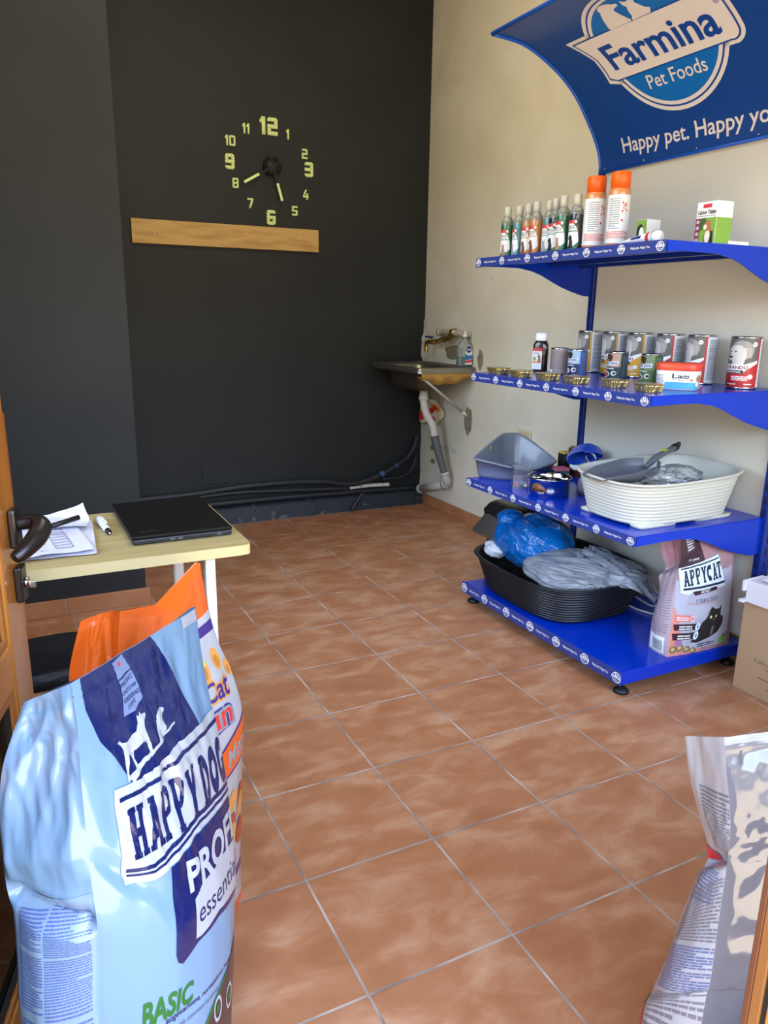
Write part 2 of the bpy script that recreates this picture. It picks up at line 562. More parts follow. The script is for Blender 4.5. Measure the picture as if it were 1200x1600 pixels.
setting('floor', MB().box((XL - .1, YF - .22, -.08), (XW + .12, YB + .12, 0), TILE))
setting('ceiling', MB().box((XL - .1, YF - .12, H), (XW + .12, YB + .12, H + .1), WHITEPAINT))
setting('wall_back', MB().box((XL - .1, YB, 0), (XW + .12, YB + .12, H), DARKPAINT))
setting('wall_right', MB().box((XW, YF - .12, 0), (XW + .12, YB, H), PLASTER))
lw = MB()  # opening left for the added side window
lw.box((XL - .1, YF - .12, 0), (XL, -3.13, H), DARKPAINT); lw.box((XL - .1, -.83, 0), (XL, YB, H), DARKPAINT)
lw.box((XL - .1, -3.13, 0), (XL, -.83, .75), DARKPAINT); lw.box((XL - .1, -3.13, 2.85), (XL, -.83, H), DARKPAINT)
setting('wall_left', lw)
pil = MB().box((XL, -.76, 0), (-.693, YB, H), DARKPAINT)
setting('wall_left_pier', pil)
# shop front: solid parts left of the door, above it, and the right corner
fw = MB()
fw.box((XL, YF - .12, 0), (-1.47, YF, H), PLASTER)
fw.box((-1.47, YF - .12, 2.22), (XW, YF, H), PLASTER)
fw.box((1.22, YF - .12, 0), (XW, YF, 2.22), PLASTER)
fw.box((-.44, YF - .12, 0), (1.22, YF, .35), PLASTER)
setting('wall_front', fw)

# unseen ceiling lamp, added as fill light to brighten the room
cl_ = empty('fill_light', (-.15, -1.55, H), 0, kind='structure')
MB().box((-.62, -.62, -.05), (.62, .62, -.0005), WHITEPAINT, .004).build('fill_lamp_frame', cl_)
la = bpy.data.lights.new('fill_lamp', 'AREA'); la.shape = 'SQUARE'; la.size = 1.15
la.energy = 9; la.color = (1.0, .94, .80)
lo = bpy.data.objects.new('fill_lamp', la); COL.objects.link(lo); lo.location = (-.15, -1.55, H - .056)

# tiled skirting: right wall and pier, tile by tile inside one mesh
sk = MB()
y = .36
cuts = [.36, 0.0] + [-.332 * k for k in range(1, 11)] + [YF]
for a, b_ in zip(cuts[:-1], cuts[1:]):
    sk.box((XW - .011, b_ + .0018, .002), (XW, a - .0018, .073), SKIRT, .0015)
sk.box((XW - .007, YF, 0), (XW, .36, .069), GROUT)
setting('baseboard_right', sk)
sk = MB()
for a, b_ in ((-.677, -1.022), (-1.022, -1.355), (-1.355, -1.688), (-1.688, XL)):
    sk.box((b_ + .0018, -.772, .002), (a - .0018, -.76, .072), SKIRT, .0015)
sk.box((-.692, -.759, .002), (-.680, .30, .072), SKIRT, .0015)
sk.box((XL, -.767, 0), (-.6795, -.7601, .068), GROUT)
setting('baseboard_left', sk)
# rough painted plaster kerb along the foot of the back wall
kerb = MB()
P = []
n = 60
for i in range(n + 1):
    x = -.69 + (XW + .69) * i / n
    d = .012 * noise.noise(Vector((x * 9, 0, 3)))
    row = [(x, YB - .001, .105 + d), (x, YB - .030 + d, .098 + d), (x, YB - .042, .080), (x, YB - .052 + d, .030), (x, YB - .060 + d * .6, 0.0)]
    P.append(row)
KERB = M('scuffed_dark_paint', (34, 40, 50), .6, bump=(40, .5), mottle=(16, (118, 118, 114), .60, .78))
kerb.grid(P, KERB)
setting('trim_1', kerb)
# strip of bare, unpainted plaster where the two walls meet
edge = MB()
P = []
for i in range(41):
    z = .06 + 1.16 * i / 40
    wd = .022 + .012 * noise.noise(Vector((z * 7, 1, 0))) + (.03 if z > .98 and z < 1.12 else 0)
    P.append([(XW - wd * .45, YB - .0025, z), (XW - .012, YB - .014, z), (XW - .0025, YB - wd * 1.6, z)])
BARE = M('bare_plaster', (188, 182, 168), .9, bump=(60, .5), mottle=(22, (96, 92, 84), .58, .75))
edge.grid(P, BARE)
setting('trim_2', edge)
# grime and bare patches on the right wall round the sink (thin irregular skins of filler)
STAIN = M('damp_stain', (140, 130, 108), .9, mottle=(30, (104, 96, 80), .4, .7))
PATCH = M('old_filler', (206, 202, 192), .85, mottle=(24, (184, 178, 164), .4, .7))
def blotch(mb, cy, cz, ry, rz, m, seed, off):
    pts = []
    for k in range(36):
        a = 2 * math.pi * k / 36
        r = .85 + .32 * noise.noise(Vector((math.cos(a) * 1.4 + seed, math.sin(a) * 1.4, seed)))
        pts.append((XW - off, cy + ry * r * math.cos(a), cz + rz * r * math.sin(a)))
    mb.add([(XW - off, cy, cz)] + pts, [[0, 1 + (k + 1) % 36, 1 + k] for k in range(36)], m)
bl = MB()
blotch(bl, .03, 1.03, .13, .05, STAIN, 3, .0006)
blotch(bl, -.27, 1.0, .035, .06, STAIN, 5, .0006)
blotch(bl, -.17, .63, .05, .10, STAIN, 8, .0006)
blotch(bl, .25, .40, .035, .02, STAIN, 11, .0006)
blotch(bl, .24, .31, .035, .02, STAIN, 13, .0006)
blotch(bl, .06, .42, .14, .025, PATCH, 17, .0009)
for k, (yy, zz) in enumerate(((-.55, 1.75), (-.60, 1.62), (-.9, 1.78), (-.35, 1.45), (.1, 1.62))):
    blotch(bl, yy, zz, .006, .006, STAIN if k % 2 else PATCH, 20 + k, .0006)
setting('trim_3', bl)
# square of filler under the dark paint
setting('trim_4', MB().box((-.16, YB - .004, .245), (.0, YB, .355), DARKPAINT, .003))

# ------------------------------------------------------------------ shop door, standing open
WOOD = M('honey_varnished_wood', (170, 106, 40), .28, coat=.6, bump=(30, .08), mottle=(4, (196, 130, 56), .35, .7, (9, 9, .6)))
WOODD = M('darker_varnished_wood', (146, 88, 36), .32, coat=.5, mottle=(4, (172, 108, 48), .35, .7, (9, 9, .6)))  # darker brown wood for the glazing beads and edge strip
BRONZE = M('dark_bronze_metal', (62, 60, 62), .32, metal=.85)
CHROME = M('chrome', (215, 215, 215), .15, metal=1.0)
RUBBER = M('black_gasket', (22, 21, 22), .6)
DGLASS = film('door_glass', (30, 34, 40), .12, .02)
Ed = Vector((-1.175, -2.633, 0)); hd = Vector((-.27, -.963, 0)).normalized(); nd = Vector((-hd.y, hd.x, 0))
door = empty('door_1', (Ed.x, Ed.y, 0), 0, kind='structure')
def dpt(s, d, z):
    return hd * s + nd * d + Vector((0, 0, z))
DM = Matrix(((hd.x, nd.x, 0, 0), (hd.y, nd.y, 0, 0), (0, 0, 1, 0), (0, 0, 0, 1)))
def dbox(mb, s0, s1, d0, d1, z0, z1, m, bev=.003):
    return mb.box((s0, d0, z0), (s1, d1, z1), m, bev, DM)
LEAF = 1.0
dbox(MB(), 0, .098, -.045, 0, .012, 2.12, WOOD, .006).build('stile', door)
dbox(MB(), LEAF - .1, LEAF, -.045, 0, .012, 2.12, WOOD, .006).build('stile', door)
for z0, z1 in ((.012, .16), (.637, .714), (2.02, 2.12)):
    dbox(MB(), .099, LEAF - .101, -.044, -.002, z0, z1, WOOD, .004).build('rail', door)
for z0, z1 in ((.162, .635), (.716, 2.018)):
    dbox(MB(), .099, LEAF - .101, -.028, -.020, z0, z1, DGLASS, 0).build('glass_pane', door)
    bd = MB()
    for s0, s1, a, b_ in ((.099, .113, z0, z1), (LEAF - .115, LEAF - .101, z0, z1), (.113, LEAF - .115, z0, z0 + .014), (.113, LEAF - .115, z1 - .014, z1)):
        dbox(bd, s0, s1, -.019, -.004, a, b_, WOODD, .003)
    for s0, s1, a, b_ in ((.114, .118, z0 + .015, z1 - .015), (.118, LEAF - .12, z0 + .015, z0 + .019), (.118, LEAF - .12, z1 - .019, z1 - .015)):
        dbox(bd, s0, s1, -.019, -.010, a, b_, RUBBER, 0)
    bd.build('glazing_bead', door)
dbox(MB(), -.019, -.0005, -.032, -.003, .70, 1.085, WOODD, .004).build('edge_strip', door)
lk = MB(); dbox(lk, .014, .050, .0005, .014, .864, .930, BRONZE, .004)
hp = lk.build('handle', door, 'dark bronze lever handle')
lv = MB()
lv.tube([dpt(.030, .013, .904), dpt(.030, .028, .906), dpt(.033, .043, .905), dpt(.046, .052, .899), dpt(.068, .048, .888), dpt(.092, .034, .874), dpt(.106, .022, .866)], [.012, .0125, .0145, .0165, .0165, .0135, .009], BRONZE, 18, 6)
lv.build('lever', hp)
lk = MB(); dbox(lk, .014, .048, .0005, .013, .768, .830, BRONZE, .003)
pl_ = lk.build('lock_plate', door, 'dark bronze lock plate')
lk = MB(); lk.tube([dpt(.031, .012, .800), dpt(.031, .020, .800)], .009, CHROME, 14, 1)
dbox(lk, .0285, .0335, .020, .030, .790, .802, CHROME, .001)
lk.build('cylinder_lock', pl_)
# fixed second leaf on the right of the opening
d2 = empty('door_2', (-.529, -3.70, 0), 0, kind='structure')
b2 = MB().box((0, 0, .0), (.085, .0525, 2.22), WOOD, .002)
b2.build('stile', d2)
MB().box((0, .059, .0), (.085, .0705, 2.22), M('brown_varnished_wood', (128, 84, 44), .4), .001).build('rebate', d2)
MB().box((-.0005, .071, .0), (.085, .078, 2.22), M('red_brown_lacquer', (96, 58, 38), .4), .001).build('edge_strip', d2)
MB().box((.003, .053, .0), (.08, .0585, 2.22), RUBBER).build('gasket', d2)
GLASS = film('shop_glass', (235, 240, 240), .0, .01)
win = empty('window_1', (0, 0, 0), 0, kind='structure')
MB().box((-.44, -3.684, .40), (1.22, -3.678, 2.16), GLASS).build('glass_pane', win)
wf = MB()
wf.box((-.44, -3.71, .35), (1.22, -3.66, .40), WOOD, .004); wf.box((-.44, -3.71, 2.16), (1.22, -3.66, 2.22), WOOD, .004)
wf.build('window_frame', win)
added_win = empty('added_side_window', (XL - .05, -1.98, .75), 0, kind='structure')  # unseen side window, added to let more daylight into the room
MB().box((-.003, -1.15, 0), (.003, 1.15, 2.10), GLASS).build('glass_pane', added_win)
wf = MB()
for a, b_ in (((-.03, -1.15, 0), (.03, -1.09, 2.1)), ((-.03, 1.09, 0), (.03, 1.15, 2.1)), ((-.03, -1.09, 0), (.03, 1.09, .06)), ((-.03, -1.09, 2.04), (.03, 1.09, 2.1)), ((-.03, -.03, .06), (.03, .03, 2.04))):
    wf.box(a, b_, WOOD, .003)
wf.build('window_frame', added_win)
# unseen awning, added to keep high sky light off the bags
aw = MB(); aw.box((-2.2, -4.5, 2.55), (1.6, YF - .12, 2.59), M('sky_screen_canvas', (196, 186, 168), .8))
setting('added_sky_screen', aw)

# ================================================================== BACK WALL: clock, board, pipes
GLOW = M('pale_green_numerals', (226, 246, 166), .5)
BLACKPL = M('black_plastic', (22, 22, 23), .4)
BLACKM = M('black_satin', (14, 14, 15), .35)
clk = empty('wall_clock', (.308, YB, 2.05), 0, 'stick-on wall clock with pale green numerals and black hands on the dark wall', 'clock')
CX, CZ, RC = .308, 2.035, .232
CELLS = {'0': '111101101101111', '2': '111001111100111', '3': '111001111001111', '5': '111100111001111', '6': '111100111101111', '8': '111101111101111', '9': '111101111001111'}
def block_digits(s, t):
    """squared-off stick-on digits with cut corners; t is the stroke width of a digit one unit high"""
    W = .66; x = 0.0; polys = []
    k = t * .5; m0, m1 = .5 - t / 2, .5 + t / 2
    for ch in s:
        if ch == '1':
            polys += [[(x, .80), (x, .62), (x + .12, .68), (x + .12, .98)], [(x + .12, 0), (x + .12 + t, 0), (x + .12 + t, 1), (x + .12, 1)]]; x += .12 + t + .12; continue
        if ch == '7':
            polys += [quad2d(x, 1 - t, x + W, 1), [(x + .14, 0), (x + .14 + t * 1.1, 0), (x + W, 1 - t), (x + W - t * 1.2, 1 - t)]]
        elif ch == '4':
            polys += [[(x, .2 + t), (x + t, .2 + t), (x + .28 + t, 1), (x + .28, 1)], quad2d(x, .2, x + W - t - .08, .2 + t), quad2d(x + W - t - .08, 0, x + W - .08, .64), quad2d(x + W - .08, .2, x + W, .2 + t)]
        else:
            xs = (0, t, W - t, W); ys = (1, 1 - t, m1, m0, t, 0)
            for r_ in range(5):
                for c_ in range(3):
                    if CELLS[ch][r_ * 3 + c_] == '0': continue
                    x0, x1, y0, y1 = xs[c_], xs[c_ + 1], ys[r_ + 1], ys[r_]
                    p = quad2d(x + x0, y0, x + x1, y1)
                    if (r_, c_) == (0, 0) and ch in '023689': p = [(x, y0), (x + x1, y0), (x + x1, 1), (x + k, 1), (x, 1 - k)]
                    if (r_, c_) == (0, 2) and ch in '023689': p = [(x + x0, y0), (x + W, y0), (x + W, 1 - k), (x + W - k, 1), (x + x0, 1)]
                    if (r_, c_) == (4, 0) and ch in '035689': p = [(x + k, 0), (x + x1, 0), (x + x1, y1), (x, y1), (x, k)]
                    if (r_, c_) == (4, 2) and ch in '035689': p = [(x + x0, 0), (x + W - k, 0), (x + W, k), (x + W, y1), (x + x0, y1)]
                    polys.append(p)
        x += W + .12
    g = poly2d(*polys); wd = x - .12
    return [(a_ / wd, b_) for a_, b_ in g[0]], g[1], wd
def numeral(s, x, z, h, bold):
    vs, fs, asp = block_digits(s, .23 if bold > .03 else .20)
    wdt = h * asp
    f = flat_surf((x - wdt / 2 - clk.location.x, -.0035, z - h / 2 - clk.location.z), (wdt, 0, 0), (0, 0, h))
    bm_ = MB(); f.decal(bm_, (vs, fs, asp), GLOW, (0, 0, 1, 1), 0, cut=False)
    front = len(bm_.v)
    # give the stick-on numeral its foam thickness
    me_f = list(bm_.f)
    bm_.v += [(p[0], -.0003, p[2]) for p in bm_.v[:front]]
    from collections import Counter
    ec = Counter()
    for q in me_f:
        for a, b_ in zip(q, q[1:] + q[:1]): ec[(a, b_)] += 1
    for (a, b_) in list(ec):
        if (b_, a) not in ec:
            bm_.f.append([b_, a, a + front, b_ + front]); bm_.fm.append(0); bm_.fs.append(False)
    bm_.build('numeral', clk)
NP = {'12': (.302, 2.252, .092, .05), '3': (.538, 2.049, .080, .05), '6': (.305, 1.775, .080, .05), '9': (.074, 2.05, .080, .05)}
for s, (x, z, h, b_) in NP.items(): numeral(s, x, z, h, b_)
SMALL = {'1': (.412, 2.222), '2': (.513, 2.130), '4': (.517, 1.913), '5': (.448, 1.820), '7': (.184, 1.843), '8': (.102, 1.942), '10': (.080, 2.156), '11': (.170, 2.226)}
for s, (x, z) in SMALL.items(): numeral(s, x, z, .053, .02)
cb = MB(); cb.tube([(.004, -.001, -.008), (.004, -.028, -.008)], .050, M('brown_black_plastic', (30, 22, 18), .45), 36, 1, caps=True)
cb.build('movement_case', clk)
def hand(name, ang, l0, l1, tip0, back, y):
    d = Vector((math.sin(ang), 0, math.cos(ang))); s = Vector((d.z, 0, -d.x)); c_ = Vector((.004, y, -.008))
    m_ = MB()
    def bar(a, b_, wd, mat, dy):
        q = [c_ + d * a - s * wd, c_ + d * a + s * wd, c_ + d * b_ + s * wd, c_ + d * b_ - s * wd]
        m_.add(q + [p + Vector((0, dy, 0)) for p in q], [[0, 3, 2, 1], [4, 5, 6, 7], [0, 1, 5, 4], [1, 2, 6, 5], [2, 3, 7, 6], [3, 0, 4, 7]], mat)
    bar(-back, tip0, .006, BLACKM, -.002)
    bar(tip0, l1, .007, GLOW, -.0025)
    m_.build(name, clk)
hand('hour_hand', R(164), 0, .185, .090, .075, -.030)
hand('minute_hand', R(240.5), 0, .195, .095, .070, -.034)

OAK = M('pale_oak_board', (196, 160, 98), .55, mottle=(3, (168, 124, 66), .42, .78, (2.2, 9, 14)))
SCREW = M('screw_head', (225, 220, 205), .3, metal=.6)
wb = MB().box((-.475, YB - .019, 1.598), (.589, YB - .0005, 1.722), OAK, .002)
wb_o = wb.build('wooden_board'); tag(wb_o, 'long pale oak board screwed flat to the dark wall under the clock', 'board')
for x, z in ((-.335, 1.652), (.470, 1.664)):
    MB().tube([(x, YB - .0185, z), (x, YB - .0215, z)], .0065, SCREW, 12, 1).build('screw', wb_o)

# pipes run along the foot of the back wall
PIPE = M('painted_pipe', (34, 38, 44), .5, bump=(60, .3), mottle=(30, (120, 124, 128), .70, .85))
PIPEW = M('chipped_white_pipe', (205, 202, 192), .5, mottle=(20, (60, 64, 72), .55, .72))
FIT = M('blue_speck_paint', (60, 92, 150), .5)
def pipe(name, pts, r, m, label, marks=()):
    mb = MB(); mb.tube(pts, r, m, 12, 6)
    o = tag(mb.build(name), label, 'pipe', 'pipes along the dark wall')
    for p, q in marks:
        MB().tube([p, q], r * 1.18, FIT, 12, 1).build('joint', o)
    return o
yb = YB - .030
pipe('water_pipe', [(-.685, yb, .195), (-.24, yb, .202), (.07, yb, .221), (.40, yb, .221), (.62, yb, .205), (.744, yb - .004, .180), (.869, yb - .008, .182), (1.013, yb - .012, .225), (1.117, yb - .010, .270), (1.204, yb, .318), (1.262, yb + .006, .385), (1.285, yb + .008, .46)],
     .018, PIPE, 'uppermost black-painted pipe curving up into the corner beside the drain', [((1.005, yb - .0115, .222), (1.03, yb - .012, .232)), ((1.118, yb - .010, .2705), (1.127, yb - .0095, .2755))])
pipe('water_pipe', [(-.685, yb, .160), (-.2, yb, .180), (.07, yb, .186), (.48, yb, .165), (.75, yb, .150), (.785, yb, .150)], .014, PIPE, 'second black-painted pipe below the uppermost one, ending at the white pipe')
pipe('white_pipe', [(.787, yb, .150), (.877, yb, .154), (.98, yb, .152), (1.075, yb, .148)], .013, PIPEW, 'short chipped white pipe length low on the dark wall near the corner')
pipe('water_pipe', [(1.022, yb - .002, .190), (1.154, yb - .004, .192), (1.225, yb, .215), (1.262, yb + .006, .262), (1.280, yb + .01, .32)], .011, PIPE, 'thin black-painted pipe curling up to the corner above the white pipe')
pipe('water_pipe', [(-.685, yb - .006, .128), (.31, yb - .006, .130), (.74, yb - .006, .122), (1.0, yb - .006, .118), (1.255, yb - .006, .110)], .015, PIPE, 'lowest black-painted pipe resting on the plaster ledge above the floor')
pipe('pipe_stub', [(.781, YB - .085, .020), (.82, YB - .080, .070), (.864, YB - .074, .118)], .013, PIPE, 'short slanting pipe stub poking out in front of the lowest black pipe')

# ================================================================== SINK CORNER
STEEL = M('brushed_steel', (150, 146, 136), .30, metal=.9, bump=(20, .05))
STEELD = M('tarnished_steel', (112, 102, 88), .38, metal=.8)
FOAM = M('yellow_foam', (182, 142, 72), .9, bump=(50, .5), mottle=(14, (154, 116, 54), .4, .7))
sink = empty('sink', (1.13, .06, .955), 0, 'small steel sink fixed in the corner under the brass tap', 'sink')
x0, x1, y0, y1 = .93 - 1.13, 1.333 - 1.13, -.25 - .06, .372 - .06
sb = MB()
# rim with the basin sunk into it: concentric rounded rectangles
def rr(hx, hy, z, cx=0, cy=0, p=5, n=48):
    out = []
    for k in range(n):
        a = 2 * math.pi * k / n
        ca, sa = math.cos(a), math.sin(a)
        out.append((cx + hx * math.copysign(abs(ca) ** (2 / p), ca), cy + hy * math.copysign(abs(sa) ** (2 / p), sa), z))
    return out
hx, hy = (x1 - x0) / 2, (y1 - y0) / 2
cx, cy = (x0 + x1) / 2, (y0 + y1) / 2
rings = [rr(hx, hy, -.030, cx, cy, 14), rr(hx, hy, .0, cx, cy, 14), rr(hx - .012, hy - .012, .002, cx, cy, 12), rr(hx - .016, hy - .016, -.005, cx, cy, 12), rr(hx - .055, hy - .075, -.006, cx, cy, 5), rr(hx - .062, hy - .085, -.02, cx, cy, 4.5),
         rr(hx - .075, hy - .10, -.11, cx, cy, 4), rr(hx - .10, hy - .13, -.135, cx, cy, 3.4), rr(.02, .02, -.142, cx, cy, 2)]
def loft(mb, rings, m, smooth=True, cap0=False, cap1=False):
    n = len(rings[0]); b = []
    for r_ in rings: b += r_
    fs = []
    for i in range(len(rings) - 1):
        for k in range(n):
            k2 = (k + 1) % n
            fs.append([i * n + k, i * n + k2, (i + 1) * n + k2, (i + 1) * n + k])
    if cap0: fs.append(list(reversed(range(n))))
    if cap1: fs.append([(len(rings) - 1) * n + k for k in range(n)])
    mb.add(b, fs, m, smooth)
    return mb
loft(sb, rings, STEEL, True, False, True)
sb.build('rim', sink)
loft(MB(), [rr(hx - .05, hy - .06, -.012, cx, cy, 5), rr(hx - .058, hy - .075, -.03, cx, cy, 4.5), rr(hx - .070, hy - .09, -.115, cx, cy, 4), rr(hx - .095, hy - .125, -.142, cx, cy, 3.4), rr(.025, .025, -.149, cx, cy, 2)], STEELD, True, False, True).build('basin', sink)
fm = MB(); P = []
for i in range(25):
    x = x0 + .03 + (x1 - x0 - .045) * i / 24
    d = .010 * noise.noise(Vector((x * 18, 0, 0))); e = .05 * abs(2 * i / 24 - 1) ** 3
    P.append([(x, y0 + .006, -.028), (x, y0 + .004 + d * .3, -.05), (x, y0 + .020 + d, -.075 + d + e * .5), (x, y0 + .060, -.098 + d + e)])
fm.grid(P, FOAM); fm.build('foam_strip', sink, 'yellow insulating foam strip')
rod = MB(); rod.tube([(.945 - 1.13 + .03, -.215 - .06, .905 - .955), (1.333 - 1.13, -.165 - .06, .657 - .955)], .008, M('grey_rod', (176, 172, 160), .4, metal=.3), 10, 1)
rod.tube([(1.285 - 1.13, -.172 - .06, .688 - .955), (1.3345 - 1.13, -.165 - .06, .656 - .955)], .0095, M('pale_sleeve', (206, 200, 186), .6), 10, 1)
rod.build('support_rod', sink, 'slanting grey support rod')

WPVC = M('white_pipe_plastic', (216, 212, 202), .4)
GPVC = M('grey_pipe_plastic', (92, 92, 92), .45)
LPVC = M('pale_grey_plastic', (186, 184, 180), .45)
dr = empty('drain_pipe', (1.147, .06, .806), 0, 'white and dark grey waste pipe dropping from the sink to the corner', 'pipe')
o_ = Vector((1.147, .06, .806))
def rel(*pts): return [Vector(p) - o_ for p in pts]
dm = MB(); dm.tube(rel((1.147, .06, .804), (1.148, .06, .760)), .026, WPVC, 18, 1); dm.tube(rel((1.148, .06, .765), (1.149, .06, .742)), .030, WPVC, 18, 1)
dm.build('trap_nut', dr)
dm = MB(); dm.tube(rel((1.149, .06, .745), (1.155, .059, .70), (1.168, .05, .655), (1.2, .030, .583), (1.222, .033, .505)), .0225, WPVC, 16, 6)
for t in range(9):
    z = .70 - t * .010
    dm.tube(rel((1.155 + t * .0026, .059 - t * .0016, z), (1.1558 + t * .0026, .0585 - t * .0016, z - .004)), .0245, WPVC, 16, 1)
dm.build('white_pipe', dr)
dm = MB(); dm.tube(rel((1.220, .033, .515), (1.235, .012, .43), (1.27, -.030, .27)), [.027, .025, .022], GPVC, 16, 5); dm.build('grey_pipe', dr, 'dark grey pipe')
dm = MB(); dm.tube(rel((1.268, -.028, .28), (1.272, -.033, .255), (1.285, -.030, .228), (1.290, .0, .205)), .026, LPVC, 16, 5)
dm.tube(rel((1.266, -.026, .290), (1.270, -.030, .272)), .030, LPVC, 16, 1); dm.tube(rel((1.2885, -.014, .216), (1.291, .008, .202)), .031, LPVC, 16, 1)
dm.build('elbow', dr)
dm = MB(); dm.tube(rel((1.290, .0, .205), (1.300, .335, .105)), .024, LPVC, 16, 1); dm.tube(rel((1.2995, .320, .1095), (1.3003, .345, .102)), .031, LPVC, 16, 1)
dm.build('outlet_pipe', dr)

BRASS = M('worn_brass', (168, 142, 82), .3, metal=.9)
PIPEOLD = M('limed_pipe', (170, 162, 146), .6, bump=(60, .5))
tap = empty('water_tap', (1.25, .0, 1.14), 0, 'brass garden tap with blue lever on old pipes above the sink', 'tap')
o_ = Vector((1.25, .0, 1.14))
tm = MB(); tm.tube(rel((1.300, .135, 1.145), (1.296, .06, 1.147), (1.29, -.05, 1.146), (1.31, -.13, 1.140), (1.334, -.165, 1.137)), .018, PIPEOLD, 14, 5)
tm.tube(rel((1.301, .15, 1.145), (1.300, .128, 1.145)), .024, PIPEOLD, 14, 1); tm.tube(rel((1.290, -.02, 1.147), (1.290, -.055, 1.146)), .025, BRASS, 8, 1)
tm.build('supply_pipe', tap)
tm = MB(); tm.tube(rel((1.288, -.04, 1.143), (1.275, -.015, 1.118), (1.262, .03, 1.105), (1.255, .09, 1.092), (1.25, .15, 1.085), (1.247, .20, 1.082)), [.02, .018, .016, .014, .013, .012], BRASS, 14, 5)
for a, b_ in (((1.262, .03, 1.104), (1.259, .055, 1.099)), ((1.2525, .115, 1.088), (1.251, .14, 1.086))):
    tm.tube(rel(a, b_), .0195, BRASS, 6, 1, smooth=False)
tm.tube(rel((1.247, .192, 1.086), (1.247, .212, 1.078), (1.247, .216, 1.04), (1.247, .216, 1.022)), [.013, .013, .011, .012], BRASS, 12, 5)
tm.tube(rel((1.247, .216, 1.052), (1.247, .216, 1.040)), .016, BRASS, 8, 1, smooth=False)
tm.tube(rel((1.248, .168, 1.085), (1.248, .168, 1.112)), .008, BRASS, 10, 1)
tm.build('tap_body', tap)
MB().box((1.238 - o_.x, .145 - o_.y, 1.111 - o_.z), (1.258 - o_.x, .225 - o_.y, 1.122 - o_.z), M('blue_lever', (34, 50, 112), .45), .004).build('lever', tap, 'dark blue lever')
# cleaner bottle standing on the sink rim
CLEAR = film('clear_plastic', (225, 232, 232), .14, .08)
TEAL = M('teal_liquid', (40, 130, 132), .15, trans=.3)
db = empty('cleaner_bottle', (1.283, -.175, .9575), 0, 'clear bottle of teal cleaner standing on the sink edge', 'bottle')
lm = MB(); loft(lm, [rr(.046, .024, 0, 0, 0, 4), rr(.048, .025, .006, 0, 0, 4), rr(.046, .024, .10, 0, 0, 4), rr(.040, .022, .130, 0, 0, 3.5), rr(.014, .014, .158, 0, 0, 2), rr(.013, .013, .175, 0, 0, 2)], CLEAR, True, True, True); lm.build('bottle_body', db)
lm = MB(); loft(lm, [rr(.0445, .0225, .003, 0, 0, 4), rr(.0455, .0235, .01, 0, 0, 4), rr(.0453, .0233, .058, 0, 0, 4)], TEAL, True, True, True); lm.build('liquid', db, 'teal liquid')
lm = MB(); lm.lathe([(.006, .176), (.006, .200), (.002, .205)], M('white_nozzle', (222, 222, 216), .4)); lm.lathe([(.0145, .168), (.0145, .182), (.006, .184)], M('white_nozzle', (0, 0, 0))); lm.build('nozzle', db)
f = flat_surf((-.012, -.0262, .012), (.052, 0, 0), (0, 0, .115))
lm = MB(); f.decal(lm, poly2d([(.05, 0), (.95, 0), (1, .5), (.92, .86), (.5, 1), (.12, .86), (0, .5)]), M('label_white', (226, 228, 228), .4), off=.0)
f.decal(lm, poly2d([(.03, .2), (.97, .28), (.99, .5), (.5, .44), (.01, .55)]), M('label_blue', (52, 120, 176), .4), off=.0004)
f.decal(lm, poly2d([(.03, .07), (.97, .12), (.97, .25), (.03, .18)]), M('label_red', (196, 52, 62), .4), off=.0006)
f.decal(lm, poly2d(ellipse2d(.5, .76, .40, .17)), M('label_navy', (24, 36, 110), .4), off=.0006)
f.text(lm, 'Fresh', M('label_white', (0, 0, 0)), (.2, .68, .8, .84), .0009, .02)
lm.build('bottle_label', db)
# flowered cloth hung behind the drain
cl = MB(); P = []
CLOTHW = M('cream_cloth', (214, 202, 170), .85); CLOTHR = M('red_flower_print', (200, 42, 30), .85); CLOTHO = M('orange_flower_print', (226, 132, 52), .85)
for i in range(15):
    row = []
    for j in range(13):
        u, v = i / 14, j / 12
        wv = .5 + .5 * math.sin(v * math.pi)
        yy = .345 - u * (.13 + .14 * wv) + .02 * (1 - v) * math.sin(u * 9)
        zz = .580 + v * .165 - .02 * math.sin(u * 7) * (1 - v) - .03 * u * v
        xx = XW - .040 - .014 * math.sin(u * 10 + v * 2) - .006 * math.sin(v * 9)
        row.append(Vector((xx, yy, zz)))
    P.append(row)
cl.grid(P, CLOTHW)
cs = Surf(P)
for u, v, r_, m_ in ((.72, .62, .17, CLOTHO), (.72, .62, .09, CLOTHR), (.16, .25, .15, CLOTHR), (.40, .45, .12, CLOTHR), (.80, .10, .12, CLOTHR), (.5, .92, .10, CLOTHR), (.45, .12, .09, CLOTHO), (.2, .70, .09, CLOTHO)):
    cs.decal(cl, poly2d(ellipse2d(u, v, r_, r_ * 1.1, 20)), m_, off=.0012 if m_ is CLOTHO else .0018)
tag(cl.build('cloth'), 'cream cloth with red flowers hanging behind the white drain pipe', 'cloth')
# wall socket behind the shelf
so = empty('wall_socket', (XW, -.735, .62), 0, 'cream wall socket low on the plaster wall behind the grey corner tray', 'socket')
IV = M('ivory_plastic', (206, 196, 160), .45)
MB().box((-.009, -.06, -.038), (-.0005, .06, .038), IV, .004).build('cover_plate', so)
MB().box((-.014, -.045, -.024), (-.009, .045, .024), M('ivory_insert', (190, 180, 146), .45), .003).build('socket_insert', so)

